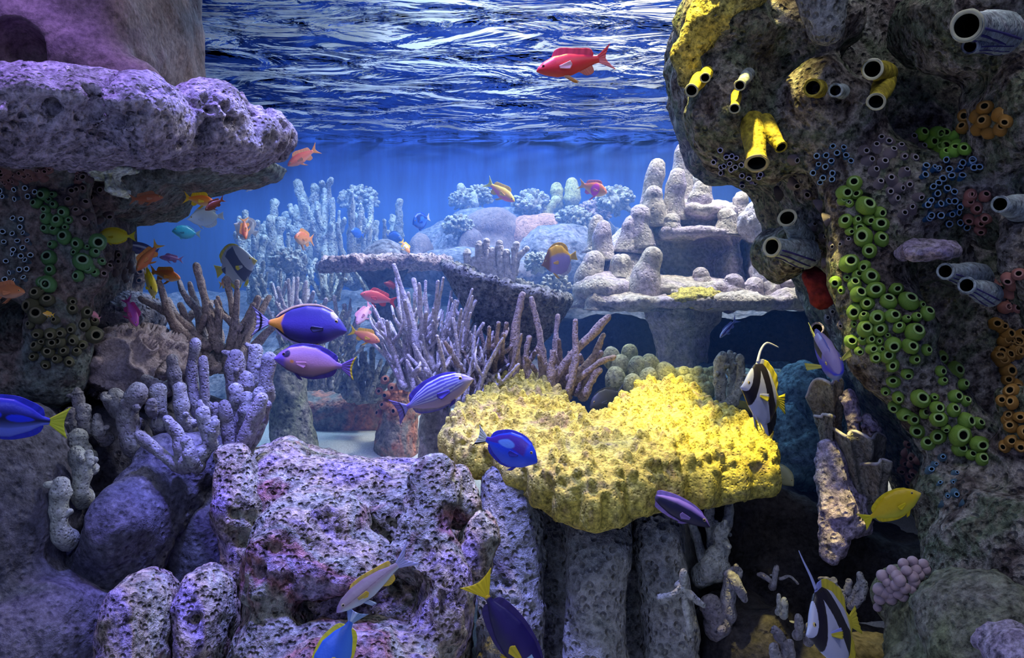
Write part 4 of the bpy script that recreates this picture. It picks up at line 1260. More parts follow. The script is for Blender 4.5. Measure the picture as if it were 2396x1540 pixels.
leaf('olive folded coral cup with a wavy pale rim above the yellow tang', [(2010, 1180), (2055, 1180)], [(1945, 1000, .02), (1972, 1018, -.02), (1985, 1004, 0), (2020, 1020, -.02), (2050, 1012, 0), (2070, 1030, .03)], 2.02, .05, M['leaf'], 3)
leaf('dark frilled coral cup below the lavender blue tang', [(1945, 1060), (1975, 1050)], [(1885, 930, .02), (1905, 886, 0), (1930, 895, -.02), (1955, 884, 0), (1968, 940, .03)], 2.1, .05, M['leaf'], 5)
leaf('small olive coral fold under the wavy rimmed cup', [(2050, 1180), (2075, 1170)], [(2020, 1090, 0), (2050, 1070, -.02), (2085, 1085, .02)], 1.98, .05, M['leaf'], 7)
leaf('dark curled coral blade between the two olive coral cups', [(1940, 1080), (1960, 1090)], [(1910, 975, .02), (1930, 968, -.01), (1950, 975, 0)], 2.06, .03, M['leaf'], 9)
coral('finger_coral', 'lilac ridged coral stub right of the dark frilled cup', 'coral', [([(2000, 1030, 2.05), (1992, 960, 2.05), (1988, 925, 2.05)], 22, 17, 2), ([(2040, 1010, 2.03), (2030, 980, 2.03)], 22, 16, 2)], M['lavender'], None, 'finger', .25, 12, 48)

# ------------------------------------------------------------------ sea squirts and sponges on the rocks
def cup_meshes(prof_out, prof_in, rim, n=16):
    """body with its hollow (two materials: skin, lining) and the lip ring, unit sized"""
    V, Q = lathe(prof_out + prof_in, n)
    mi = np.zeros(len(Q), np.int32)
    mi[(len(prof_out) - 1) * n:] = 1
    return (V, Q, mi), lathe(rim, n)


SQUIRT = cup_meshes([(.55, -.35), (.80, 0), (1.0, .45), (1.0, .85), (.84, 1.2), (.64, 1.42), (.56, 1.50)], [(.38, 1.46), (.32, 1.3), (.28, .9), (.0, .8)],
                    [(.56, 1.44), (.61, 1.50), (.57, 1.57), (.48, 1.58), (.38, 1.52), (.38, 1.42), (.56, 1.44)])
TUBE = cup_meshes([(.75, -.8), (.72, .2), (.80, 1.1), (.92, 1.9), (.98, 2.3), (.90, 2.42)], [(.66, 2.38), (.56, 2.0), (.5, 1.2), (.0, 1.0)],
                  [(.90, 2.34), (1.02, 2.36), (1.04, 2.46), (.90, 2.54), (.72, 2.50), (.66, 2.38), (.90, 2.34)])
CONE = cup_meshes([(1.5, -.4), (1.2, .1), (.85, .6), (.6, 1.0), (.5, 1.15)], [(.36, 1.15), (.30, 1.0), (.26, .6), (.0, .5)],
                  [(.50, 1.10), (.58, 1.16), (.50, 1.24), (.38, 1.20), (.36, 1.12), (.50, 1.10)])
LINING = flat_mat('dark hollow lining', (.012, .016, .012), .9, .1)


class Kind:
    def __init__(s, name, shape, skin, lip, var=3, wob=.10):
        s.name, s.var = name, []
        for q in range(var):
            (V, Q, mi), (Vr, Qr) = shape
            ph = q * 2.3
            d = 1 + wob * vnoise(V * 1.6 + ph, q)
            dr = 1 + wob * vnoise(Vr * 1.6 + ph, q)
            V2, R2 = V.copy(), Vr.copy()
            V2[:, :2] *= d[:, None]
            R2[:, :2] *= dr[:, None]
            V2[:, 0] *= 1 + .12 * math.sin(ph)
            R2[:, 0] *= 1 + .12 * math.sin(ph)
            me = mesh_np(name, V2, Q)
            me.materials.append(skin)
            me.materials.append(LINING)
            me.polygons.foreach_set('material_index', mi)
            mr = mesh_np('lip', R2, Qr)
            mr.materials.append(lip)
            s.var.append((me, mr))
        s.n = 0

    def put(s, p, d, r, label, cat, group):
        me, mr = s.var[s.n % len(s.var)]
        s.n += 1
        o = bpy.data.objects.new(s.name, me)
        COL.objects.link(o)
        o.location = Vector(p)
        q = Vector(d).to_track_quat('Z', 'Y')
        o.rotation_euler = (q.to_matrix() @ Matrix.Rotation(s.n * 1.7, 3, 'Z')).to_euler()
        o.scale = (r, r, r)
        tag(o, label, cat, group)
        link('lip', mr, None, o)
        return o


def colony(kind, spots, label, cat, group, back=.35, face=(.0, -.55, .12), only=None, seed=0, Yd=2.1, jit=.35, rs=1.0):
    rr = random.Random(seed)
    for px, py, r in spots:
        h = hit(px, py, only)
        if h is None:
            p, n = at(px, py, Yd), np.array([0, -1, 0])
        else:
            p, n = h[0], h[1]
        if n[1] > 0:
            n = -n
        d = n * .55 + np.array(face) + np.array([rr.uniform(-jit, jit), 0, rr.uniform(-jit, jit)])
        d /= np.linalg.norm(d)
        rw = r / F * p[1] * rs
        kind.put(p - d * rw * back, d, rw, label, cat, group)


def from_zoom(L_, sx, sy, k, r=None):
    return [(sx + t[0] / k, sy + t[1] / k, (t[2] if len(t) > 2 else r) / k) for t in L_]


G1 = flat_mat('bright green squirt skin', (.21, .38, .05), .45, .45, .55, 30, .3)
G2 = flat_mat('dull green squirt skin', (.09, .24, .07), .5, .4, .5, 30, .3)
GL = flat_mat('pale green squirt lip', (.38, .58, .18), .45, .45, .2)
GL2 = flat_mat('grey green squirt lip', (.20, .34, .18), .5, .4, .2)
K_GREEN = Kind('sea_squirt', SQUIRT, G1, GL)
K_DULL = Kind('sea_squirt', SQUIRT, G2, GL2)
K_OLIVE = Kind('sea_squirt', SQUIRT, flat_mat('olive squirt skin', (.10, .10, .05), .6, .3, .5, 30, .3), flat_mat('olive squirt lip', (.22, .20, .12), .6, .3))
K_BLUE = Kind('tube_sponge', TUBE, flat_mat('blue tube skin', (.03, .13, .30), .6, .3, .4, 40, .3), flat_mat('pale blue tube lip', (.30, .48, .72), .6, .3))
K_VIOLET = Kind('tube_sponge', TUBE, flat_mat('violet tube skin', (.10, .08, .26), .6, .3, .4, 40, .3), flat_mat('lilac tube lip', (.46, .48, .80), .6, .3))
K_RING = Kind('cone_sponge', CONE, flat_mat('slate blue ring skin', (.07, .14, .20), .6, .3, .4, 40, .3), flat_mat('bright blue ring lip', (.24, .46, .72), .6, .3))
K_WHITE = Kind('tube_sponge', TUBE, flat_mat('slate tube skin', (.12, .18, .24), .6, .3, .4, 40, .3), flat_mat('white tube lip', (.58, .72, .80), .6, .3))
K_LAV = Kind('cone_sponge', CONE, flat_mat('grey lavender cone skin', (.22, .18, .20), .75, .3, .4, 40, .4), flat_mat('pale cone lip', (.44, .40, .44), .7, .3))
K_ORANGE = Kind('sea_squirt', SQUIRT, flat_mat('orange squirt skin', (.40, .20, .04), .6, .3, .45, 30, .4), flat_mat('orange squirt lip', (.52, .30, .09), .6, .3))
K_LIME = Kind('sea_squirt', SQUIRT, flat_mat('lime squirt skin', (.26, .56, .06), .5, .4, .4, 30, .3), flat_mat('lime squirt lip', (.46, .78, .16), .5, .4))
K_PINK = Kind('cone_sponge', CONE, flat_mat('brown pink cone skin', (.26, .13, .11), .7, .3, .4, 40, .4), flat_mat('dusky pink cone lip', (.42, .24, .22), .7, .3))
K_SALMON = Kind('sea_squirt', SQUIRT, flat_mat('salmon squirt skin', (.42, .17, .14), .6, .3, .4, 40, .3), flat_mat('salmon squirt lip', (.54, .28, .24), .6, .3))
K_BROWN = Kind('sea_squirt', SQUIRT, flat_mat('brown squirt skin', (.14, .10, .09), .65, .3, .45, 30, .4), flat_mat('brown squirt lip', (.26, .20, .18), .6, .3))

RF, RW = 'overhanging_rock', 'reef_rock'
ga = from_zoom([(1000, 170, 55), (915, 240, 55), (1010, 250, 45), (900, 305, 35), (960, 320, 32), (1080, 350, 72), (1190, 395, 45), (935, 465, 48), (1025, 460, 40), (1110, 445, 42), (1200, 490, 55), (960, 540, 35), (1045, 520, 45), (1075, 590, 65), (1210, 610, 55), (1120, 695, 52)], 1700, 380, 3.348)
colony(K_GREEN, ga, 'green sea squirt in the upper bunch on the dark rock face', 'sea squirt', 'green sea squirts of the upper bunch', only=RF, seed=1, rs=1.12)
gb = from_zoom([(955, 800, 65), (1080, 815, 48), (1020, 890, 40), (1125, 900, 58), (945, 910, 28), (860, 935, 45), (905, 1000, 28), (1000, 970, 55), (1025, 1040, 58), (1165, 1005, 60), (1325, 995, 50), (1105, 1110, 50), (1265, 1105, 55), (1415, 1105, 72), (1525, 1115, 28), (1010, 1165, 55), (1080, 1220, 40), (1180, 1215, 55), (1295, 1210, 50), (1405, 1230, 32), (1480, 1215, 35), (1565, 1195, 50), (1000, 1265, 28), (1090, 1315, 62), (1205, 1310, 48), (1350, 1300, 45), (1465, 1340, 68), (1265, 1360, 22), (985, 1410, 55), (1070, 1400, 35), (1130, 1390, 35), (1200, 1400, 32), (1300, 1425, 58), (1040, 1475, 32), (1130, 1460, 45), (1200, 1470, 32), (1555, 1470, 38), (1430, 1440, 60), (1170, 1520, 45), (1260, 1520, 50)], 1700, 380, 3.348)
colony(K_GREEN, gb, 'green sea squirt in the dense middle band beside the lavender blue tang', 'sea squirt', 'green sea squirts of the middle band', only=RF, seed=2, rs=1.12)
gc = from_zoom([(1300, 180, 50), (1470, 135, 38), (1410, 245, 40), (1310, 315, 48), (1245, 385, 32), (1680, 120, 45), (1780, 225, 62), (1665, 230, 40), (1690, 310, 32), (1840, 340, 45), (1780, 430, 50), (1510, 450, 62), (1630, 430, 30), (1640, 520, 50), (1550, 560, 40), (1770, 540, 50), (1860, 470, 40), (1660, 610, 55), (1390, 555, 55), (1320, 500, 45), (1860, 620, 55), (1960, 640, 45), (1500, 690, 55), (1660, 740, 52), (1820, 735, 80), (1580, 800, 50), (1820, 850, 50), (1970, 800, 65), (1910, 890, 40), (2000, 925, 48), (1340, 430, 45), (1460, 600, 45), (1720, 670, 30)], 1700, 800, 3.348)
colony(K_GREEN, gc, 'green sea squirt in the lowest bunch above the blue ringed sponges', 'sea squirt', 'green sea squirts of the lowest bunch', only=RF, seed=3, rs=1.12)
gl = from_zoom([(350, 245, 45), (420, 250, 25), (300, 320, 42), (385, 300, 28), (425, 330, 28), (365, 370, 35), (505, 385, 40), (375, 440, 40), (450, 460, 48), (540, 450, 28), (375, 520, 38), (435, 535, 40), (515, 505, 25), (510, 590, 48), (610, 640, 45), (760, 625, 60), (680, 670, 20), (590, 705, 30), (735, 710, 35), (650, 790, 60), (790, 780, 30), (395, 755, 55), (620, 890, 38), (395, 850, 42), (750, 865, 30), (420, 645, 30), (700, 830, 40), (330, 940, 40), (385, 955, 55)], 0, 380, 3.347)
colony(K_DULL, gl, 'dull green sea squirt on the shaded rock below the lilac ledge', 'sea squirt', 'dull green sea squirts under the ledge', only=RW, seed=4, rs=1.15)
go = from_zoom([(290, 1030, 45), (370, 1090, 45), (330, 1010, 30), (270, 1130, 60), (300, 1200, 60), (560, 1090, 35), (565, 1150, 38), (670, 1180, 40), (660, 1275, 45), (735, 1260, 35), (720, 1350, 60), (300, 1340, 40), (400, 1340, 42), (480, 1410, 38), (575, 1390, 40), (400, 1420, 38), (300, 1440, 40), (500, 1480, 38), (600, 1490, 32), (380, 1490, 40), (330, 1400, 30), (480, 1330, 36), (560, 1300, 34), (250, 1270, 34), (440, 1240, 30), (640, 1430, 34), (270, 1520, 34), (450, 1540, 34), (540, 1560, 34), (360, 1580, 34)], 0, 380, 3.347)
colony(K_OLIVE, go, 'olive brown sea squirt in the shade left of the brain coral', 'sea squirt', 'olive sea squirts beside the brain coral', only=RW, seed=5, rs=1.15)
wl = from_zoom([(175, 460), (180, 500), (215, 565), (120, 455), (120, 575), (235, 635), (115, 690), (195, 685), (130, 725), (170, 730), (240, 740), (50, 775), (225, 780), (160, 850), (110, 860), (220, 840), (40, 925), (140, 940), (205, 925), (20, 550), (40, 640), (140, 640)], 0, 380, 3.347, 27)
colony(K_WHITE, wl, 'white lipped tube sponge in the shade at the frame edge under the ledge', 'sponge', 'white lipped tubes at the frame edge', only=RW, seed=6, jit=.6, rs=.75)
colony(K_WHITE, from_zoom([(25, 215), (130, 200), (215, 200), (300, 235), (50, 270), (150, 280), (240, 275)], 0, 380, 3.347, 26), 'white ringed tube sponge in the short row above the white lipped tubes', 'sponge', 'row of white ringed tubes', only=RW, seed=7, rs=.8)
rr = random.Random(12)
pk = [(rr.uniform(0, 190), 345 + rr.uniform(0, 85), rr.uniform(7, 11)) for _ in range(46)]
colony(K_PINK, pk, 'dusky pink cone sponge packed under the lilac ledge', 'sponge', 'pink cone sponges under the ledge', only=RW, seed=8)
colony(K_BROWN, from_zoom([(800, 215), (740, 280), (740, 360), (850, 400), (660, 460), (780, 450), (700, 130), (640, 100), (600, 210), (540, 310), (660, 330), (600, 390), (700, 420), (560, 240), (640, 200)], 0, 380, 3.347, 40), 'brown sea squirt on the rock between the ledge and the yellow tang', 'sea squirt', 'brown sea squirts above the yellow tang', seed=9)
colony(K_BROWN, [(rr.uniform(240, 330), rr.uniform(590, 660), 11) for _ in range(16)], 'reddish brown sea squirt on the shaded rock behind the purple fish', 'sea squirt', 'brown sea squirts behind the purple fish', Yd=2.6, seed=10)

b1 = from_zoom([(1015, 1025), (1060, 1020), (1105, 965), (1145, 1010), (1200, 1035), (1235, 1060), (1110, 1070), (1065, 1090), (1015, 1100), (990, 1135), (1060, 1155), (1035, 1185), (1120, 1180), (1125, 1140), (1185, 985)], 1550, 0, 2.8, 24)
colony(K_BLUE, b1, 'blue tube sponge in the small cluster above the upper green squirts', 'sponge', 'blue tubes above the green squirts', only=RF, seed=11, rs=.8)
b2 = from_zoom([(380, 985), (415, 1015), (490, 1030), (465, 1030), (380, 1085), (415, 1090), (480, 1085), (460, 1110), (400, 1135), (530, 1145), (570, 1155), (625, 1145), (660, 1145), (520, 1195), (590, 1195), (530, 1070), (350, 1050), (440, 1060)], 1550, 0, 2.8, 20)
colony(K_VIOLET, b2, 'violet tube sponge under the long yellow sponge by the coral mountain', 'sponge', 'violet tubes by the coral mountain', only=RF, seed=12, rs=.9)
b3 = from_zoom([(1715, 1110), (1760, 1125), (1800, 1125), (1885, 1120), (2030, 1040), (2085, 1085), (2040, 1105), (1950, 1080), (1870, 1060), (1900, 1170), (1950, 1175), (1930, 1120), (2010, 1075), (1855, 1250), (1910, 1270), (1900, 1320), (1780, 1275), (1745, 1310), (1795, 1350), (1905, 1390), (1870, 1405), (1815, 1415), (1750, 1400), (1940, 1460), (1865, 1465), (1720, 1345), (1760, 1230), (1980, 1480), (1830, 1180), (1800, 1210), (1700, 1160), (1850, 1340), (1960, 1340), (1720, 1440)], 1550, 0, 2.8, 26)
colony(K_BLUE, b3, 'blue tube sponge in the large cluster below the lime squirts', 'sponge', 'blue tubes below the lime squirts', only=RF, seed=13, rs=.85)
lv = from_zoom([(1435, 910), (1505, 990), (1580, 1030), (1390, 1115), (1500, 1170), (1595, 1120), (1490, 1255), (1525, 1300), (1640, 1360), (1330, 990), (1450, 1060), (1560, 960), (1620, 1210), (1650, 1040), (1560, 1230), (1360, 1050), (1420, 1200), (1690, 1290), (1580, 1400), (1480, 930), (1700, 960), (1640, 900), (1400, 960)], 1550, 0, 2.8, 34)
colony(K_LAV, lv, 'grey lavender cone sponge between the two blue tube clusters', 'sponge', 'lavender cones between the blue tubes', only=RF, seed=14)
lv2 = from_zoom([(870, 1045), (780, 1260), (880, 1210), (1090, 1430), (1040, 1340), (960, 1270), (1200, 1320)], 1550, 0, 2.8, 36) + from_zoom([(805, 440), (770, 580), (830, 655), (780, 790), (735, 945), (800, 1065), (840, 1170), (800, 1220), (900, 1280), (690, 490), (730, 700), (900, 640), (960, 610)], 1700, 380, 3.348, 30)
colony(K_LAV, lv2, 'pale lilac cone sponge along the edge of the dark rock face', 'sponge', 'lilac cones along the rock edge', only=RF, seed=15)
og = from_zoom([(1985, 760), (2115, 710), (1980, 840), (2110, 800), (2200, 760), (2250, 790), (2130, 870), (2220, 850), (2050, 770), (2060, 850)], 1550, 0, 2.8, 48)
colony(K_ORANGE, og, 'orange sea squirt in the cluster beside the lime ones', 'sea squirt', 'orange squirts beside the lime ones', only=RF, seed=16)
lm = from_zoom([(1690, 885), (1790, 870), (1915, 895), (1750, 930), (1850, 960), (1980, 980), (1860, 1020), (1910, 1000), (1810, 980), (1840, 890), (1930, 950)], 1550, 0, 2.8, 46)
colony(K_LIME, lm, 'bright lime sea squirt in the cluster above the blue tubes', 'sea squirt', 'lime squirts above the blue tubes', only=RF, seed=17)
oc = [(rr.uniform(2318, 2396), rr.uniform(740, 950), rr.uniform(14, 19)) for _ in range(24)] + [(rr.uniform(2350, 2396), rr.uniform(960, 1060), 15) for _ in range(8)]
colony(K_ORANGE, oc, 'orange brown sea squirt on the near rock at the frame edge', 'sea squirt', 'orange squirts at the frame edge', only=RF, seed=18)
oc = [(rr.uniform(2300, 2396), rr.uniform(640, 735), rr.uniform(13, 18)) for _ in range(12)] + [(rr.uniform(2265, 2310), rr.uniform(450, 540), 14) for _ in range(9)]
colony(K_SALMON, oc, 'rusty red sea squirt below the clam like sponges at the frame edge', 'sea squirt', 'rusty squirts at the frame edge', only=RF, seed=19)
colony(K_SALMON, from_zoom([(1420, 800, 34), (1400, 880, 40), (1460, 910, 42), (1500, 930, 40), (1380, 1000, 36), (1440, 960, 36), (1480, 1020, 42), (1430, 1060, 34), (1440, 1100, 34), (1390, 940, 36)], 1700, 800, 3.348), 'salmon sea squirt in the small pile above the yellow tang', 'sea squirt', 'salmon squirts above the yellow tang', only=RF, seed=20)
colony(K_RING, from_zoom([(1700, 905, 32), (1610, 1005, 34), (1680, 1110, 28), (1800, 1030, 24), (1805, 1195, 32), (1740, 1210, 26), (1690, 1280, 24), (1850, 1270, 22), (1780, 1100, 22), (1640, 960, 24)], 1700, 800, 3.348), 'blue ringed sponge on the rock below the lowest green squirts', 'sponge', 'blue ringed sponges below the green squirts', only=RF, seed=21)


colony(K_SALMON, [(900, 890, 10), (915, 905, 10), (887, 915, 9), (905, 925, 10), (900, 950, 11), (890, 968, 10), (925, 962, 10), (935, 900, 9), (950, 915, 8)], 'rust brown squirt on the short tapering rock post', 'sea squirt', 'rust squirts on the rock post', only='rock_post', Yd=2.93, seed=23)

# large open tubes, one by one
def big_tube(label, mouth, foot, Y0, Y1, r0, r1, skin, lip, name='tube_sponge', cat='sponge', stripes=None):
    """wide tube sponge: px mouth and foot, radii in pixels; parts body, lip, dark lining inside"""
    a, b = at(*foot, Y1), at(*mouth, Y0)
    ax = b - a
    L_ = float(np.linalg.norm(ax))
    rr0, rr1 = r0 / F * Y0, r1 / F * Y1
    q = Vector(ax).to_track_quat('Z', 'Y').to_matrix()
    Rm = np.array(q)
    t = np.linspace(0, 1, 12)
    prof = [(rr1 + (rr0 - rr1) * s + .12 * rr0 * math.sin(s * 6), s * L_) for s in t]
    pin = [(rr0 * .80, L_), (rr0 * .74, L_ * .8), (rr0 * .66, L_ * .45), (0, L_ * .4)]
    V, Q = lathe(prof, 28)
    V = V * (1 + .05 * vnoise(V * 60, 4))[:, None] @ Rm.T + a
    root = empty(name, a, label, cat)
    part(root, 'body', V, Q, skin)
    V, Q = lathe(pin, 28)
    part(root, 'lining', V @ Rm.T + a, Q, LINING)
    k = rr0 * .13
    V, Q = lathe([(rr0 * .9 + k * 1.15 * math.cos(s), L_ + k * .9 * math.sin(s)) for s in np.linspace(0, 2 * math.pi, 9)], 28)
    V[:, :2] *= (1 + .05 * vnoise(V * 70, 9))[:, None]
    part(root, 'lip', V @ Rm.T + a, Q, lip)
    if stripes is not None:
        for u in (.5, 1.5, 2.4):
            P = []
            for s in np.linspace(.1, .92, 8):
                ang = -1.9 + u * .55 + .25 * s
                rad = (rr1 + (rr0 - rr1) * s + .12 * rr0 * math.sin(s * 6)) * .99
                P.append(np.array([rad * math.cos(ang), rad * math.sin(ang), s * L_]) @ Rm.T + a)
            m = tube(np.array(P), np.full(8, rr0 * .10), 6)
            part(root, 'stripe', m[0], [m[1], m[2]], stripes)
    return root


YS = rock_mat('yellow sponge', [(.26, .18, .03), (.46, .38, .04), (.22, .15, .04)], 16, .4, 80, .7, .4, 60)
YL = flat_mat('pale yellow sponge lip', (.52, .44, .22), .7, .3)
WS = rock_mat('grey blue striped sponge', [(.22, .22, .26), (.40, .48, .50), (.30, .28, .32)], 14, .5, 80, .7, .4, 60)
CL = flat_mat('cream sponge lip', (.56, .55, .38), .7, .3)
ST = flat_mat('violet stripe', (.06, .05, .22), .7, .3)
big_tube('long yellow tube sponge pointing down from the dark rock face', (1771, 382), (1760, 280), 1.90, 2.0, 27, 26, YS, YL)
big_tube('bright yellow leaf shaped sponge beside the long yellow tube', (1828, 345), (1785, 285), 1.92, 1.99, 15, 24, YS, YS)
big_tube('amber tube sponge with a round white lip facing left', (2042, 162), (2075, 172), 1.78, 1.92, 24, 24, YS, CL)
big_tube('amber tube sponge with a round white lip facing down', (2050, 238), (2072, 190), 1.78, 1.90, 21, 24, YS, CL)
big_tube('largest tube sponge with cream lip and violet stripes in the top corner', (2262, 60), (2350, 75), 1.52, 1.74, 36, 46, WS, CL, stripes=ST)
big_tube('pale blue bulging sponge flank under the largest tube', (2270, 108), (2350, 96), 1.56, 1.72, 18, 30, WS, WS, stripes=ST)
big_tube('small tube sponge with a pale lip on a slanting grey stalk', (1731, 200), (1752, 172), 1.90, 2.0, 13, 14, WS, CL)
big_tube('small yellow tube sponge pointing down under the pale lipped one', (1719, 254), (1724, 215), 1.90, 1.97, 13, 10, YS, CL)
big_tube('lamplit yellow tube sponge at the corner of the yellow crest', (1618, 212), (1640, 182), 1.92, 2.0, 16, 17, YS, CL)
big_tube('short yellow tube sponge above the lamplit one', (1650, 182), (1655, 168), 1.93, 2.0, 12, 14, YS, CL)
big_tube('brown round lipped sponge between the dark rock lumps', (1902, 206), (1925, 210), 1.88, 1.98, 21, 22, YS, YS)
big_tube('white patched sponge next to the brown round lipped one', (1955, 212), (1985, 215), 1.88, 1.98, 16, 22, WS, WS)
big_tube('grey tube sponge with wide oval mouth above the striped one', (1842, 510), (1880, 560), 2.06, 2.16, 22, 26, WS, CL)
big_tube('pale blue striped sponge with narrow mouth lying beside the coral shelf', (1806, 578), (1890, 595), 2.05, 2.14, 24, 34, WS, CL, stripes=ST)
big_tube('pale green mottled sponge at the right edge below the orange cluster', (2340, 478), (2396, 490), 1.68, 1.78, 20, 34, WS, WS)
big_tube('white and blue striped sponge pointing left above the dark hollow', (2212, 635), (2290, 650), 1.74, 1.84, 20, 34, WS, WS, stripes=ST)
big_tube('blue streaked sponge hanging below the one pointing left', (2262, 668), (2318, 690), 1.72, 1.8, 20, 28, WS, WS, stripes=ST)
big_tube('thin brown ring sponge near the snout of the lavender blue tang', (1912, 770), (1925, 790), 2.0, 2.1, 15, 14, M['olive'], M['lavender'])
V, Q = grow([H([(at(x, 590, Y)[0], Y) for x, Y in ((2092, 1.9), (2130, 1.80), (2200, 1.76), (2244, 1.82), (2250, 2.05), (2100, 2.05))], .9 + (700 - 592) / F * 1.85, .010, .009, 0, 0), E(2195, 576, 1.86, 34, 11, .04), E(2150, 583, 1.86, 16, 8, .03)], h=.007, lump=(.016, 14), rough=(.010, 40), seed=191)
solid('plate_sponge', V, Q, M['lavender'], 'lilac plate sponge jutting out above the dark hollow', 'sponge')
V, Q = grow([K(1905, 650, 2.2, 26, 1925, 690, 2.18, 30)], h=.008, lump=(.016, 14), rough=(.010, 40), seed=193)
solid('crust_sponge', V, Q, flat_mat('dark red sponge', (.26, .03, .03), .8, .2, .5, 50, .6), 'dark red crust sponge where the shelf meets the rock face', 'sponge')
V, Q = grow([E(238, 400, 2.0, 26, 14, .05), E(285, 398, 2.0, 34, 12, .05), E(268, 430, 2.0, 12, 24, .04), E(275, 448, 2.0, 22, 10, .04)], h=.006, k=.012, lump=(.014, 25), rough=(.008, 60), seed=195)
solid('crust_sponge', V, Q, rock_mat('white and yellow crust', [(.58, .62, .20), (.70, .76, .66), (.60, .72, .72)], 14, .6, 90, .8, .4, 80), 'white and yellow crust sponge hanging under the lilac ledge', 'sponge')

# ------------------------------------------------------------------ fish
SKIN = paint_mat('fish skin', .38, .45, 260)
FIN = paint_mat('fish fin', .45, .35, 500)
EYE = paint_mat('fish eye', .08, .6, 900)


def lerp(a, b, t):
    t = np.asarray(t, float)[:, None]
    return np.asarray(a, float) * (1 - t) + np.asarray(b, float) * t


def flat(c):
    return lambda x, v: np.tile(np.asarray(c, float), (len(x), 1))


def topdown(top, mid, bot):
    def f(x, v):
        c = lerp(mid, top, sstep(.05, .85, v))
        return np.where((v < 0)[:, None], lerp(mid, bot, sstep(.0, .8, -v)), c)
    return f


def headtail(a, b, x0, x1):
    return lambda x, v: lerp(a, b, sstep(x0, x1, x))


def over(base, *layers):
    """layers: (mask(x, v) 0..1, colour)"""
    def f(x, v):
        c = base(x, v)
        for m, col in layers:
            k = np.clip(m(x, v), 0, 1)[:, None]
            c = c * (1 - k) + np.asarray(col, float) * k
        return c
    return f


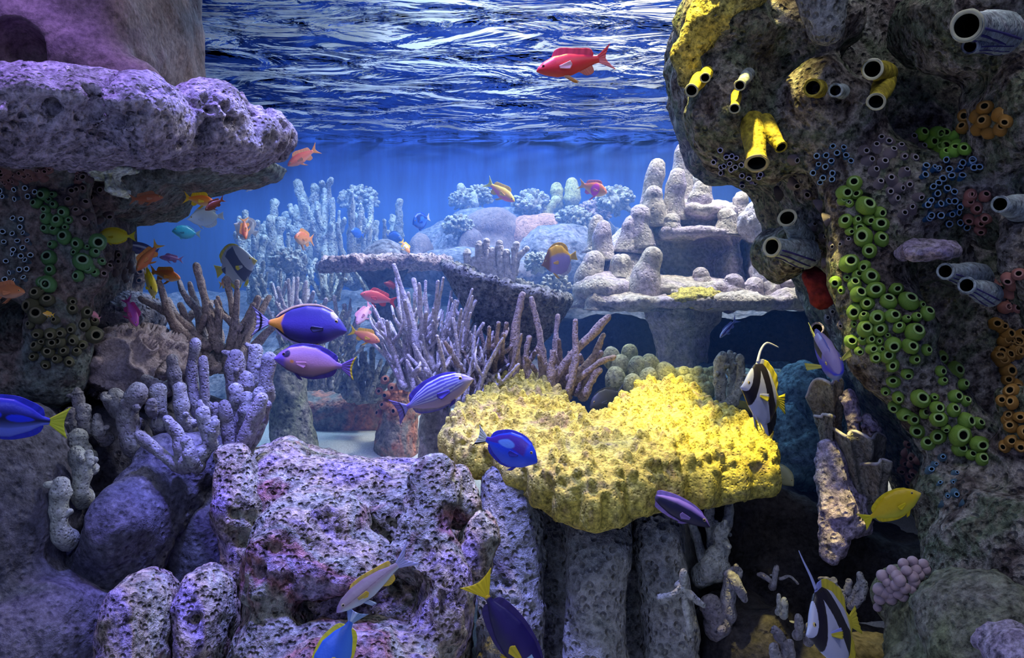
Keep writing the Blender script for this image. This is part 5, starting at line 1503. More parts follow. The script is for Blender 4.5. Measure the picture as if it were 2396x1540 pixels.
SHAPES = {
    'anthias': dict(top=[(0, 0), (.03, .04), (.10, .085), (.24, .135), (.42, .14), (.62, .095), (.74, .055), (.80, .045)], bot=[(0, -.012), (.03, -.035), (.10, -.075), (.24, -.125), (.42, -.135), (.62, -.085), (.74, -.048), (.80, -.042)],
                    w=.062, tail=[(1, .17), (.93, .075), (.895, 0), (.93, -.075), (1, -.17)], dorsal=[(.22, .0), (.24, .07), (.32, .085), (.45, .065), (.58, .07), (.68, .075), (.74, .03)], anal=[(.52, 0), (.57, .07), (.66, .075), (.70, .02)],
                    pelvic=[(.28, -.11), (.36, -.12), (.50, -.24), (.44, -.22)], pect=(.27, -.02, .15, .06), eye=(.085, .032, .020)),
    'tang': dict(top=[(0, -.01), (.025, .03), (.07, .10), (.16, .175), (.32, .225), (.50, .215), (.66, .135), (.77, .05), (.83, .034)], bot=[(0, -.03), (.03, -.06), (.09, -.10), (.18, -.16), (.34, -.215), (.50, -.205), (.66, -.13), (.77, -.05), (.83, -.034)],
                 w=.062, tail=[(1, .155), (.97, .08), (.955, 0), (.97, -.08), (1, -.155)], dorsal=[(.13, 0), (.17, .018), (.30, .026), (.50, .032), (.66, .045), (.73, .045), (.77, .012)], anal=[(.32, 0), (.38, .018), (.50, .028), (.66, .045), (.73, .042), (.77, .012)],
                 pelvic=[(.24, -.17), (.30, -.19), (.38, -.27), (.32, -.25)], pect=(.27, -.03, .14, .05), eye=(.11, .07, .022)),
    'naso': dict(top=[(0, -.03), (.025, .01), (.07, .07), (.14, .14), (.26, .185), (.42, .19), (.58, .145), (.72, .055), (.82, .022)], bot=[(0, -.05), (.03, -.075), (.08, -.10), (.16, -.15), (.28, -.19), (.42, -.195), (.58, -.15), (.72, -.055), (.82, -.022)],
                 w=.058, tail=[(1, .155), (.955, .08), (.945, 0), (.955, -.08), (1, -.155)], dorsal=[(.13, 0), (.16, .02), (.3, .026), (.5, .028), (.66, .03), (.74, .012)], anal=[(.34, 0), (.40, .018), (.55, .026), (.66, .03), (.74, .012)],
                 pelvic=[(.22, -.16), (.27, -.18), (.34, -.21), (.30, -.20)], pect=(.22, -.03, .12, .04), eye=(.10, .055, .018)),
    'slim': dict(top=[(0, -.01), (.03, .025), (.10, .065), (.24, .10), (.40, .105), (.58, .08), (.70, .045), (.77, .034)], bot=[(0, -.025), (.03, -.04), (.10, -.07), (.24, -.105), (.40, -.11), (.58, -.075), (.70, -.04), (.77, -.032)],
                 w=.058, tail=[(1, .15), (.91, .06), (.87, 0), (.91, -.06), (1, -.15)], dorsal=[(.22, 0), (.26, .03), (.40, .035), (.55, .035), (.68, .05), (.71, .02)], anal=[(.52, 0), (.57, .045), (.64, .05), (.68, .015)],
                 pelvic=[(.26, -.10), (.32, -.105), (.38, -.19), (.33, -.18)], pect=(.25, -.03, .13, .04), eye=(.095, .012, .019)),
    'butterfly': dict(top=[(0, -.02), (.03, .0), (.08, .04), (.16, .15), (.30, .29), (.48, .34), (.64, .30), (.76, .15), (.83, .05)], bot=[(0, -.04), (.03, -.05), (.09, -.10), (.18, -.20), (.32, -.30), (.48, -.33), (.64, -.29), (.76, -.14), (.83, -.05)],
                      w=.065, tail=[(1, .12), (.985, .06), (.98, 0), (.985, -.06), (1, -.12)], dorsal=[(.20, 0), (.26, .05), (.42, .06), (.60, .07), (.72, .09), (.78, .03)], anal=[(.42, 0), (.48, .05), (.60, .07), (.72, .09), (.78, .03)],
                      pelvic=[(.26, -.26), (.32, -.29), (.42, -.42), (.34, -.38)], pect=(.30, -.05, .13, .06), eye=(.13, .04, .022)),
    'banner': dict(top=[(0, -.03), (.03, .0), (.08, .06), (.16, .20), (.28, .36), (.44, .42), (.60, .36), (.74, .18), (.83, .06)], bot=[(0, -.05), (.03, -.07), (.09, -.12), (.18, -.24), (.34, -.38), (.50, -.42), (.64, -.34), (.76, -.16), (.83, -.06)],
                   w=.06, tail=[(1, .13), (.985, .06), (.98, 0), (.985, -.06), (1, -.13)], dorsal=[(.30, 0), (.36, .06), (.50, .08), (.64, .10), (.74, .12), (.79, .04)], anal=[(.46, 0), (.52, .10), (.60, .12), (.72, .09), (.78, .03)],
                   pelvic=[(.26, -.30), (.32, -.34), (.44, -.52), (.36, -.46)], pect=(.30, -.06, .13, .06), eye=(.11, .05, .022)),
}


def interp_s(pts, x):
    p = np.array(pts, float)
    # smooth monotone-ish interpolation
    xs = np.linspace(p[0, 0], p[-1, 0], 400)
    y = np.interp(xs, p[:, 0], p[:, 1])
    k = np.ones(13) / 13
    ys = np.convolve(np.r_[np.full(6, y[0]), y, np.full(6, y[-1])], k, 'valid')
    ys[:4] = y[:4]
    return np.interp(x, xs, ys)


def fish(shape, nose, tail, Y0, Y1, label, cat, skin, fins=None, tailc=None, dors=(0, 1), deep=1.0, fat=1.0, bend=0.0, eye=(.85, .62, .2), group=None, filament=None, pelvicc=None, pectc=None, analc=None, name=None, detail=1, spread=.35):
    sp = SHAPES[shape]
    a, b = at(nose[0], nose[1], Y0), at(tail[0], tail[1], Y1)
    L_ = float(np.linalg.norm(b - a))
    ux = (b - a) / L_
    d = np.array([dors[0], 0, dors[1]], float)
    uz = d - (d @ ux) * ux
    uz /= np.linalg.norm(uz)
    uy = np.cross(uz, ux)

    def world(P):
        P = np.asarray(P, float)
        off = bend * np.sin(np.clip(P[:, 0], 0, 1.1) * math.pi * 1.1)
        return a + L_ * (P[:, :1] * ux + (P[:, 1:2] + off[:, None]) * uy + P[:, 2:3] * uz)
    fins = fins or skin
    tailc = tailc or fins
    root = empty(name or cat.replace(' ', '_'), a + L_ * (.4 * ux + 0 * uz), label, cat, group)
    n = 28 if detail == 1 else 120
    xb = sp['top'][-1][0]
    xs = np.unique(np.r_[0, xb * np.linspace(0, 1, 60 if detail == 1 else 150) ** 1.25])
    zt, zb_ = interp_s(sp['top'], xs) * deep, interp_s(sp['bot'], xs) * deep
    zc, hh = (zt + zb_) / 2, (zt - zb_) / 2
    ww = sp['w'] * fat * np.sqrt(np.clip(hh / hh.max(), 0, 1)) * (1 - .55 * (xs / xb) ** 2) * 1.25
    ww = np.minimum(ww, hh * 1.1)
    ang = np.arange(n) * 2 * math.pi / n
    P = np.stack([np.repeat(xs, n), (ww[:, None] * np.cos(ang)).ravel(), (zc[:, None] + hh[:, None] * np.sin(ang)).ravel()], 1)
    v = np.tile(np.sin(ang), len(xs))
    m = len(xs)
    i = (np.arange(m - 1)[:, None] * n + np.arange(n)[None]).ravel()
    j = (np.arange(m - 1)[:, None] * n + (np.arange(n)[None] + 1) % n).ravel()
    k = np.arange(n)
    P = np.vstack([P, [0, 0, zc[0]], [xb + .004, 0, zc[-1]]])
    T = np.vstack([np.stack([np.full(n, m * n), (k + 1) % n, k], 1), np.stack([np.full(n, m * n + 1), (m - 1) * n + k, (m - 1) * n + (k + 1) % n], 1)])
    C = skin(P[:, 0], np.r_[v, 0, 0])
    part(root, 'body', world(P), [np.stack([i, j, j + n, i + n], 1), T], SKIN, C)

    def sheet(nm, base, tip, col, nt=10, y0=None, y1=None, ns=26):
        B, Tt = curve_pts([(p[0], p[1], 0) for p in base], ns), curve_pts([(p[0], p[1], 0) for p in tip], ns)
        t = np.linspace(0, 1, nt)
        G = B[:, None, :] * (1 - t)[None, :, None] + Tt[:, None, :] * t[None, :, None]
        s = np.linspace(0, 1, ns)
        yy = np.zeros((ns, nt)) if y0 is None else (y0[0] + (y0[1] - y0[0]) * s)[:, None] + (y1 * t ** 1.2)[None, :]
        yy = yy + (.004 * np.sin(s * 40))[:, None] * t[None, :]
        th = (.0075 * (1 - t) + .0015)[None, :] * np.minimum(1, 8 * np.minimum(s, 1 - s) + .25)[:, None]
        out = []
        for q in (1, -1):
            out.append(np.stack([G[:, :, 0], yy + q * th, G[:, :, 1]], 2).reshape(-1, 3))
        V = np.vstack(out)
        ii = (np.arange(ns - 1)[:, None] * nt + np.arange(nt - 1)[None]).ravel()
        o = ns * nt
        Q = [np.stack([ii, ii + 1, ii + nt + 1, ii + nt], 1), np.stack([ii + o, ii + nt + o, ii + nt + 1 + o, ii + 1 + o], 1)]
        e = np.r_[np.arange(nt), np.arange(1, ns) * nt + nt - 1, (ns - 1) * nt + np.arange(nt - 2, -1, -1), np.arange(ns - 2, -1, -1) * nt]
        Q.append(np.stack([e[:-1], e[:-1] + o, e[1:] + o, e[1:]], 1))
        ss, tt = np.repeat(s, nt), np.tile(t, ns)
        C = col(ss, tt)
        C = C * (1 - .16 * (np.sin(ss * 60) > .3))[:, None]
        part(root, nm, world(V), Q, FIN, np.vstack([C, C]))

    def edge(pts, contour, sgn):
        base, tip = [], []
        for x, h in pts:
            z = float(interp_s(sp[contour], np.array([x]))[0]) * deep
            base.append((x, z - sgn * .012))
            tip.append((x + h * .55, z + sgn * h))
        return base, tip
    hp = float(hh[-1])
    z0 = float(zc[-1])
    sheet('tail_fin', [(xb - .012, z0 + hp * .95), (xb - .006, z0), (xb - .012, z0 - hp * .95)], [(x, z0 + z) for x, z in sp['tail']], tailc)
    for nm, ct, sg, col in (('dorsal_fin', 'top', 1, fins), ('anal_fin', 'bot', -1, analc or fins)):
        bb, tt = edge(sp['dorsal' if sg > 0 else 'anal'], ct, sg)
        sheet(nm, bb, tt, col)
    pv = sp['pelvic']
    for sg in (1, -1):
        sheet('pelvic_fin', [(pv[0][0], pv[0][1] * deep + .015), (pv[1][0], pv[1][1] * deep + .015)], [(pv[3][0], pv[3][1] * deep), (pv[2][0], pv[2][1] * deep)], pelvicc or fins, 8, (sg * .012, sg * .008), sg * .02, 10)
    x0, z1, ln, ht = sp['pect']
    w0 = float(np.interp(x0, xs, ww))
    for sg in (1, -1):
        sheet('pectoral_fin', [(x0, z1 + .018), (x0 + .004, z1 - .018)], [(x0 + ln * .9, z1 + ht * .7), (x0 + ln, z1 - ht * .1), (x0 + ln * .75, z1 - ht * .9)], pectc or fins, 10, (sg * w0 * .96, sg * w0 * .96), sg * ln * spread, 12)
    if filament is not None:
        F_ = curve_pts([(p[0], 0, p[1]) for p in filament[0]], 26)
        mm = tube(F_, np.linspace(filament[1], filament[1] * .25, 26), 8)
        part(root, 'banner_filament', world(mm[0] * np.array([1, .5, 1])), [mm[1], mm[2]], FIN, np.tile(filament[2], (len(mm[0]), 1)))
    xe, ze, re = sp['eye']
    ze *= deep
    we = float(np.interp(xe, xs, ww))
    hz_, zz = float(np.interp(xe, xs, hh)), float(np.interp(xe, xs, zc))
    we *= math.sqrt(max(.15, 1 - ((ze - zz) / hz_) ** 2))
    pr = [(0, .42), (.35, .40), (.50, .36), (.62, .30), (.85, .14), (1.0, -.1), (.9, -.4)]
    V, Q = lathe(pr, 16)
    rad = np.hypot(V[:, 0], V[:, 1])
    C = np.where((rad < .56)[:, None], np.array([.006, .006, .008]), np.array(eye))
    for sg in (1, -1):
        W_ = np.stack([xe + V[:, 0] * re, sg * (we + V[:, 2] * re * .8), ze + V[:, 1] * re], 1)
        part(root, 'eye', world(W_), Q, EYE, C)
    return root


OR, YE, WH, BK = (.95, .26, .03), (.95, .62, .02), (.82, .86, .92), (.008, .008, .012)
ora = topdown((.90, .20, .03), (.98, .34, .05), (.95, .55, .25))
oraf, yef = flat((.98, .38, .04)), flat((.95, .62, .03))

# --- anthias and other small orange, red and pink fish
fish('anthias', (1255, 166), (1436, 132), 2.1, 2.14, 'large scarlet fish with orange belly fins swimming below the water surface', 'fish', topdown((.75, .03, .10), (.90, .04, .06), (.75, .08, .08)), flat((.80, .04, .12)), headtail((.85, .05, .10), (.95, .30, .40), .0, 1), eye=(.5, .05, .05),
     deep=.98, pelvicc=lambda s, t: lerp((.85, .55, .55), (1.0, .45, .03), t), pectc=flat((.95, .50, .50)), analc=flat((.80, .25, .22)), name='anthias_fish', detail=2)
fish('anthias', (673, 388), (746, 346), 2.6, 2.66, 'orange red fish with forked tail under the tip of the lilac ledge', 'fish', topdown((.80, .12, .05), (.92, .22, .10), (.95, .40, .25)), flat((.95, .40, .12)), oraf, name='anthias_fish')
fish('anthias', (1204, 472), (1136, 424), 3.0, 3.06, 'yellow backed fish with pink belly above the brown plate corals', 'fish', over(topdown((.95, .70, .05), (.95, .50, .10), (.90, .25, .40)), (lambda x, v: (v < -.1) * .8, (.95, .22, .32))), yef, flat((.85, .85, .10)), dors=(.4, 1), name='anthias_fish')
fish('anthias', (1420, 452), (1353, 430), 3.0, 3.05, 'orange fish with a magenta blotch on its side and pink belly fins', 'fish', over(ora, (lambda x, v: sstep(.17, .13, np.hypot(x - .38, (v + .1) * .16)), (.85, .03, .60))), flat((.95, .25, .30)), flat((1, .50, .05)), deep=1.55, pelvicc=flat((.90, .20, .45)), analc=flat((.9, .2, .45)), name='anthias_fish')
fish('anthias', (690, 556), (735, 562), 2.9, 3.03, 'small round orange fish among the pale columns of the far garden', 'fish', ora, oraf, deep=1.3, name='anthias_fish')
fish('anthias', (958, 592), (938, 562), 3.1, 3.14, 'tiny orange and white fish above the flat pink plate coral', 'fish', over(ora, (lambda x, v: (np.abs(x - .45) < .13) * 1., WH)), yef, dors=(.8, .6), name='anthias_fish')
fish('anthias', (502, 474), (428, 462), 2.0, 2.03, 'bright orange fish with yellow tail in front of the dark red one', 'fish', ora, yef, flat((.95, .60, .05)), name='anthias_fish')
fish('anthias', (480, 492), (526, 464), 1.96, 1.99, 'dark red brown fish crossing the bright orange one', 'fish', flat((.16, .035, .02)), flat((.20, .05, .03)), dors=(.3, 1), deep=1.2, name='anthias_fish')
fish('anthias', (382, 462), (300, 467), 1.98, 1.99, 'faint rust coloured fish in the shade under the lilac ledge', 'fish', flat((.42, .12, .05)), flat((.40, .15, .07)), name='anthias_fish', deep=.85)
fish('anthias', (514, 450), (490, 437), 2.8, 2.86, 'small pale pink fish above the dark red one', 'fish', topdown((.80, .40, .35), (.80, .30, .25), (.85, .7, .7)), flat((.8, .5, .45)), name='anthias_fish', deep=1.3)
fish('anthias', (556, 444), (526, 424), 2.9, 2.95, 'small white and violet fish under the ledge tip', 'fish', topdown((.45, .25, .75), (.7, .6, .85), WH), flat((.6, .4, .8)), name='anthias_fish')
fish('anthias', (590, 444), (566, 430), 2.9, 2.95, 'tiny white fish following the white and violet one', 'fish', flat((.75, .72, .85)), name='anthias_fish')
fish('anthias', (320, 634), (374, 566), 2.15, 2.2, 'rust orange fish pointing head down toward the yellow butterflyfish', 'fish', topdown((.50, .16, .06), (.75, .22, .08), (.65, .18, .08)), flat((.80, .30, .08)), flat((.90, .50, .10)), dors=(-.6, .8), name='anthias_fish')
fish('anthias', (422, 652), (348, 634), 2.3, 2.34, 'orange fish with white belly patch beside the yellow butterflyfish', 'fish', over(ora, (lambda x, v: (v < -.55) * (x > .3) * 1., WH)), oraf, name='anthias_fish')
fish('anthias', (372, 602), (430, 608), 2.4, 2.44, 'violet fish with pointed tail behind the rust orange fish', 'fish', topdown((.35, .16, .45), (.45, .22, .60), (.40, .25, .55)), flat((.5, .25, .6)), name='anthias_fish', deep=.9)
fish('anthias', (320, 764), (294, 694), 2.1, 2.14, 'purple magenta fish diving in front of the honeycomb coral', 'fish', topdown((.40, .06, .35), (.55, .12, .55), (.60, .15, .30)), flat((.50, .05, .25)), flat((.45, .05, .30)), dors=(.9, .3), name='anthias_fish')
fish('anthias', (210, 732), (236, 748), 2.0, 2.04, 'small pink fish at the edge of the honeycomb coral', 'fish', topdown((.8, .25, .35), (.85, .30, .40), (.85, .5, .5)), flat((.8, .35, .4)), name='anthias_fish', deep=1.1)
fish('anthias', (100, 733), (128, 738), 1.85, 1.88, 'tiny orange yellow fish in front of the olive squirts', 'fish', topdown((.95, .45, .05), (.98, .55, .08), (.98, .75, .4)), yef, name='anthias_fish')
fish('anthias', (58, 684), (-40, 680), 1.8, 1.83, 'orange fish cut off by the frame edge under the white lipped tubes', 'fish', topdown((.55, .18, .06), (.70, .24, .08), (.7, .35, .2)), flat((.7, .25, .1)), name='anthias_fish')
fish('anthias', (843, 688), (930, 708), 2.55, 2.6, 'coral red fish with crescent tail above the pink one', 'fish', topdown((.80, .10, .10), (.90, .16, .15), (.90, .40, .45)), flat((.85, .12, .12)), flat((.75, .08, .08)), dors=(.2, 1), deep=1.15, name='anthias_fish')
fish('anthias', (834, 760), (870, 708), 2.6, 2.66, 'pale pink fish pointing down under the coral red one', 'fish', topdown((.75, .35, .55), (.80, .42, .60), (.85, .55, .70)), flat((.75, .30, .45)), dors=(-.8, .6), name='anthias_fish', deep=1.1)
fish('anthias', (889, 800), (816, 772), 2.35, 2.38, 'orange pink fish with yellow tail right of the navy surgeonfish', 'fish', topdown((.95, .40, .10), (.95, .30, .18), (.95, .30, .25)), flat((.95, .55, .08)), flat((.95, .65, .05)), dors=(.3, 1), deep=1.1, name='anthias_fish')
fish('anthias', (898, 662), (934, 674), 2.9, 2.94, 'small dark red fish under the flat pink plate coral', 'fish', flat((.45, .05, .06)), name='anthias_fish', deep=1.1)
fish('anthias', (540, 655), (512, 668), 2.45, 2.5, 'small orange yellow fish below the bannerfish of the garden', 'fish', over(ora, (lambda x, v: (x < .3) * .6, YE)), yef, name='anthias_fish', deep=1.4)
fish('anthias', (575, 560), (571, 508), 2.66, 2.72, 'thin orange fish seen on end before the white butterflyfish', 'fish', flat((.85, .22, .06)), oraf, dors=(-1, .1), name='anthias_fish', deep=.7)
fish('slim', (786, 1430), (972, 1292), 1.38, 1.42, 'slender mauve and silver fish with forked tail above the bottom cave', 'fish', over(topdown((.42, .30, .36), (.50, .38, .46), (.66, .70, .78)), (lambda x, v: (np.abs(v - .05 - .5 * (x - .4)) < .045) * .7, (.30, .18, .26)), (lambda x, v: sstep(.09, .0, x) * .9, (.45, .30, .75))),
     over(lambda s, t: lerp((.60, .45, .15), (.95, .62, .05), t), (lambda s, t: (s > .85) * (t < .5) * 1., (.8, .75, .8))), flat((.50, .48, .85)), dors=(-.6, .8), name='anthias_fish', detail=2, eye=(.75, .6, .35), pelvicc=flat((.45, .55, .8)))

# --- tangs and surgeonfish
naso_skin = over(topdown((.05, .05, .20), (.10, .08, .42), (.03, .025, .16)), (lambda x, v: sstep(.66 , .69, x + .03 * np.abs(v)), (.95, .42, .06)), (lambda x, v: sstep(.79, .82, x) * .8, (.16, .12, .40)), (lambda x, v: sstep(.045, .02, np.hypot(x - .13, (v - .9) * .12)), (.65, .58, .30)), (lambda x, v: sstep(.25, .15, x) * (v < .3) * .5, (.10, .08, .36)))
fish('naso', (812, 766), (588, 752), 2.0, 2.03, 'large navy surgeonfish with orange tail root and white edged tail', 'fish', naso_skin, lambda s, t: lerp((.02, .02, .06), (.85, .62, .30), sstep(.45, .8, t)),
     over(flat((.55, .52, .85)), (lambda s, t: (t > .55) * (t < .72) * 1., BK), (lambda s, t: ((s < .06) | (s > .94)) * 1., (.03, .03, .12))), name='surgeonfish', detail=2, pectc=flat((.03, .03, .10)), analc=lambda s, t: lerp((.02, .02, .06), (.60, .55, .80), sstep(.45, .8, t)))
mim = over(topdown((.42, .24, .46), (.62, .32, .48), (.22, .13, .16)), (lambda x, v: sstep(.17, .10, x), (.22, .12, .62)), (lambda x, v: sstep(.05, .035, np.hypot(x - .145, (v - .42) * .13)), (.03, .015, .08)), (lambda x, v: (v > .93) * 1., (.06, .03, .24)), (lambda x, v: sstep(.035, .015, np.hypot(x - .22, (v + .15) * .2)), (.85, .35, .10)), (lambda x, v: sstep(.72, .8, x) * .8, (.26, .14, .40)), (lambda x, v: sstep(-.75, -.95, v), (.05, .03, .10)))
fish('tang', (642, 836), (832, 862), 1.95, 1.98, 'mauve pink tang with violet snout and yellow edged tail below the navy surgeonfish', 'fish', mim, flat((.06, .04, .26)), over(flat((.20, .12, .42)), (lambda s, t: (t > .8) * 1., (.95, .72, .04))), dors=(.12, 1), deep=.88, name='tang', detail=2, pectc=flat((.60, .30, .40)), eye=(.2, .1, .2))
lin = over(topdown((.10, .09, .42), (.22, .22, .60), (.40, .30, .40)), (lambda x, v: (np.sin((v + .12 * np.sin(x * 3)) * 26) > .35) * (v > -.38) * (x > .10) * (x < .80), (.62, .66, .80)), (lambda x, v: (v < -.42) * 1., (.46, .36, .44)), (lambda x, v: sstep(.14, .05, x) * (v < .5), (.62, .52, .52)), (lambda x, v: sstep(.74, .82, x), (.22, .16, .50)))
fish('tang', (1106, 884), (922, 966), 1.9, 1.96, 'lined surgeonfish with pale stripes along its violet side', 'fish', lin, flat((.10, .08, .45)), over(flat((.34, .34, .66)), (lambda s, t: (t > .35) * (t < .5) * 1., BK), (lambda s, t: (t > .5) * .6, (.14, .08, .26))), dors=(-.3, 1), deep=.70, name='surgeonfish', detail=2, analc=lambda s, t: lerp((.50, .42, .25), (.1, .1, .5), t))


def regal(body, dark, spot):
    return over(topdown(body, body, tuple(min(1, c * 1.3 + .05) for c in body)), (lambda x, v: sstep(-.18, -.06, v - .25 * np.sin((x - .2) * 5)) * sstep(.16, .22, x), dark), (lambda x, v: sstep(1.15, .85, np.hypot((x - .50) / .13, (v - .28) / .26)), spot), (lambda x, v: (v > .86) * 1., body), (lambda x, v: sstep(.18, .1, x) * .6, body))


fish('tang', (1258, 1078), (1114, 1018), 1.55, 1.60, 'bright blue tang with pale oval mark hovering before the yellow plate coral', 'fish', regal((.03, .09, .85), (.10, .04, .42), (.18, .38, .95)), flat((.06, .06, .62)), over(flat((.80, .82, .62)), (lambda s, t: (s > .85) * 1., BK)), dors=(.35, 1), name='tang', detail=2, deep=1.08)
fish('tang', (-105, 968), (162, 990), 1.62, 1.66, 'royal blue tang with black back and yellow tail cut off by the frame edge', 'fish', over(topdown((.02, .03, .60), (.01, .012, .06), (.10, .16, .75)), (lambda x, v: sstep(-.45, -.55, v), (.12, .18, .80)), (lambda x, v: sstep(1.1, .9, np.hypot((x - .58) / .12, (v - .05) / .22)), (.01, .03, .85)), (lambda x, v: sstep(1.1, .9, np.hypot((x - .32) / .10, (v - .15) / .25)), (.01, .03, .85))), flat((.02, .03, .55)), flat((.62, .70, .04)), name='tang', detail=2, deep=.86)
fish('tang', (966, 524), (1006, 508), 2.9, 2.98, 'small vivid blue tang seen from the front beside the brown plate corals', 'fish', regal((.02, .16, .85), (.01, .05, .35), (.05, .25, .9)), flat((.02, .10, .75)), flat((.7, .75, .8)), deep=1.25, name='tang')
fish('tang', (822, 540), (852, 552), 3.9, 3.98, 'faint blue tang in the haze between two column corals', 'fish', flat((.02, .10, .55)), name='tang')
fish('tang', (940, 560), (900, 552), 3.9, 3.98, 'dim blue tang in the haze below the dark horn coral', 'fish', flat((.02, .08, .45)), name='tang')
yel = over(topdown((.80, .55, .01), (.88, .62, .01), (.75, .66, .04)), (lambda x, v: sstep(.10, .03, x) * .4, (.95, .75, .2)))
fish('tang', (2153, 1152), (2015, 1222), 1.55, 1.58, 'bright yellow tang over the dark hollow beside the berry coral', 'fish', yel, flat((.85, .66, .01)), flat((.85, .74, .02)), dors=(-.4, 1), deep=.92, name='tang', detail=2)
fish('tang', (228, 552), (318, 553), 2.15, 2.19, 'lemon yellow tang swimming past the dark rock under the ledge', 'fish', topdown((.80, .62, .02), (.75, .70, .04), (.62, .66, .05)), flat((.80, .66, .02)), flat((.70, .66, .03)), deep=1.0, name='tang', detail=2)
fish('tang', (1962, 872), (1900, 782), 1.66, 1.84, 'lavender blue tang turned head on with yellow side fins', 'fish', over(topdown((.30, .24, .55), (.05, .06, .85), (.25, .35, .80)), (lambda x, v: (np.abs(v - .55) < .16) * (x > .2) * 1., BK), (lambda x, v: (v > .72) * 1., (.40, .32, .60))), flat((.20, .22, .70)), flat((.8, .8, .2)), dors=(-.35, 1), deep=1.15, fat=1.5, name='tang', pectc=flat((.90, .85, .15)), detail=2, spread=1.0)
fish('tang', (742, 1612), (836, 1424), 1.36, 1.40, 'powder blue tang with yellow back fin half out of the bottom edge', 'fish', topdown((.06, .20, .85), (.05, .18, .82), (.08, .25, .85)), flat((.85, .78, .05)), over(flat((.35, .50, .75)), (lambda s, t: (np.abs(s - .5) < .12) * 1., (.75, .85, .95))), dors=(-.9, .35), deep=.95, name='tang', detail=2)
fish('tang', (1268, 1600), (1112, 1352), 1.42, 1.44, 'dark violet fish with yellow tail diving past the foot of the grey stump', 'fish', over(topdown((.02, .012, .10), (.035, .02, .14), (.02, .015, .08)), (lambda x, v: (np.abs(x - .22) < .03) * (v < .5) * 1., (.35, .55, .75)), (lambda x, v: sstep(.80, .82, x), YE)), flat((.05, .03, .16)), flat((.95, .70, .02)), dors=(.85, .5), deep=.62, name='tang', detail=2, pelvicc=flat((.85, .62, .03)), pectc=flat((.85, .65, .03)))
fish('tang', (1662, 1232), (1492, 1140), 1.78, 1.80, 'dark fish with lilac lit back bent under the rim of the yellow plate coral', 'fish', over(flat((.02, .018, .06)), (lambda x, v: sstep(.45, .75, v), (.46, .28, .72)), (lambda x, v: sstep(.70, .8, x), (.46, .30, .72))), flat((.40, .26, .66)), flat((.46, .30, .74)), dors=(.45, 1), deep=.55, name='tang')  # purple light on back and tail painted into the skin
fish('tang', (1858, 1136), (1786, 1078), 2.2, 2.26, 'pale yellow grey fish tail showing past the tip of the yellow plate coral', 'fish', flat((.50, .50, .26)), flat((.55, .56, .28)), dors=(.5, .8), name='tang')
fish('tang', (1690, 958), (1796, 990), 2.25, 2.3, 'dusky fish with olive back half hidden behind the tall bannerfish', 'fish', over(flat((.05, .05, .06)), (lambda x, v: sstep(.3, .7, v), (.30, .30, .10))), flat((.34, .34, .12)), name='tang')
fish('tang', (1380, 952), (1462, 912), 2.34, 2.4, 'dark grey fish peeping through the notch of the heart shaped coral', 'fish', flat((.14, .15, .20)), name='tang')
fish('tang', (402, 540), (470, 548), 2.55, 2.6, 'turquoise fish left of the bannerfish of the garden', 'fish', topdown((.02, .45, .75), (.05, .55, .85), (.10, .60, .80)), flat((.10, .50, .75)), flat((.3, .45, .5)), name='damselfish')
fish('tang', (296, 574), (372, 592), 2.35, 2.42, 'silver blue fish with white stripe behind the lemon yellow tang', 'fish', over(flat((.10, .12, .30)), (lambda x, v: (np.abs(v - .3) < .14) * 1., (.7, .75, .85))), flat((.12, .14, .35)), name='damselfish', deep=.7)
fish('slim', (1684, 790), (1727, 744), 2.3, 2.34, 'tiny slender pale blue fish in the dark under the flat shelf', 'fish', over(flat((.30, .40, .80)), (lambda x, v: (np.abs(v) < .25) * 1., (.05, .05, .3))), flat((.2, .3, .8)), dors=(-.7, .7), name='wrasse', deep=.8)

# --- butterflyfish and bannerfish
pyr = over(topdown((.95, .55, .02), (.50, .38, .80), (.45, .35, .75)), (lambda x, v: sstep(.35, .5, v), (.98, .55, .02)), (lambda x, v: sstep(.30, .18, x - .06 * v), (.30, .12, .04)), (lambda x, v: sstep(.76, .82, x), (.95, .65, .05)))
fish('butterfly', (1266, 618), (1350, 598), 2.6, 2.64, 'lilac sided fish with yellow back and brown face left of the coral mountain', 'fish', pyr, flat((.98, .55, .02)), flat((.95, .60, .05)), deep=1.12, name='butterflyfish', detail=2, analc=flat((.60, .60, .85)))
ban = over(flat((.62, .70, .80)), (lambda x, v: sstep(.10, .06, x), (.80, .70, .20)), (lambda x, v: (np.abs(x - .42 - .14 * v) < .12) * 1., (.10, .12, .22)), (lambda x, v: sstep(.70, .74, x + .06 * v) * (v < .2), (.08, .10, .2)))
fish('banner', (600, 606), (504, 636), 2.4, 2.46, 'silver bannerfish with dark band and yellow tail among the lilac corals', 'fish', ban, over(flat((.62, .68, .70)), (lambda s, t: (t > .55) * 1., (.90, .80, .05))), flat((.95, .85, .05)), dors=(-.35, 1), deep=.85, name='bannerfish', detail=2)
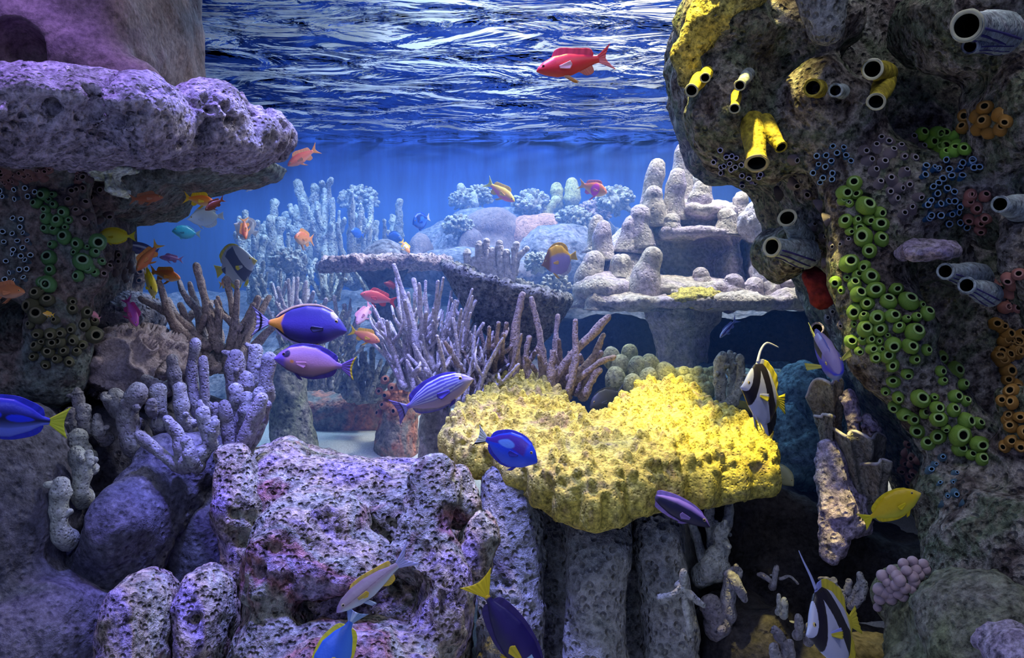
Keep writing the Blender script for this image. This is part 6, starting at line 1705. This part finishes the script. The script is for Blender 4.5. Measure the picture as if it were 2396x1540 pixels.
fish('butterfly', (548, 522), (602, 548), 2.7, 2.78, 'white grey butterflyfish behind the thin orange fish', 'fish', over(flat((.62, .66, .74)), (lambda x, v: (np.abs(x - .5) < .1) * .8, (.2, .2, .3))), flat((.6, .62, .7)), name='butterflyfish', dors=(.5, 1))
fish('butterfly', (436, 512), (524, 505), 2.08, 2.12, 'pale blue white butterflyfish under the pair of orange and dark red fish', 'fish', topdown((.55, .72, .85), (.50, .68, .85), (.42, .62, .82)), flat((.45, .62, .80)), deep=.75, name='butterflyfish')
fish('butterfly', (366, 682), (338, 644), 2.1, 2.17, 'yellow butterflyfish facing out above the brown branching coral', 'fish', over(topdown((.80, .62, .02), (.72, .62, .22), (.70, .60, .15)), (lambda x, v: sstep(.05, .03, np.hypot(x - .16, (v - .35) * .2)), BK)), flat((.92, .75, .02)), deep=.95, name='butterflyfish', detail=2, fat=1.4, dors=(-.25, 1))
bands = over(flat((.60, .62, .86)), (lambda x, v: (np.abs(x - .20 - .10 * v) < .075) * 1., (.02, .016, .03)), (lambda x, v: (np.abs(x - .56 + .16 * v) < .10) * 1., (.02, .016, .03)), (lambda x, v: sstep(.70, .76, x), (.80, .68, .05)))
fil = ([(.34, .34), (.42, .52), (.56, .64), (.82, .66)], .026, (.60, .62, .86))
fish('banner', (1734, 900), (1838, 946), 1.78, 1.90, 'black and white banded bannerfish with a long white back streamer', 'fish', bands, over(flat((.60, .62, .86)), (lambda s, t: (s > .35) * 1., (.78, .66, .06))), flat((.80, .70, .06)), dors=(-.22, 1), name='bannerfish', detail=2, filament=fil, analc=over(flat((.02, .02, .03)), (lambda s, t: (s < .4) * 1., (.60, .62, .86))), deep=.86)
fish('banner', (1886, 1478), (2010, 1450), 1.42, 1.55, 'black and yellow banded bannerfish at the bottom edge before the green grey boulder', 'fish', bands, over(flat((.30, .34, .80)), (lambda s, t: (s > .3) * 1., (.70, .60, .06))), flat((.75, .65, .06)), dors=(-.5, 1), name='bannerfish', detail=2, filament=([(.34, .32), (.30, .44), (.24, .56), (.20, .66)], .024, (.45, .50, .86)), deep=.80)
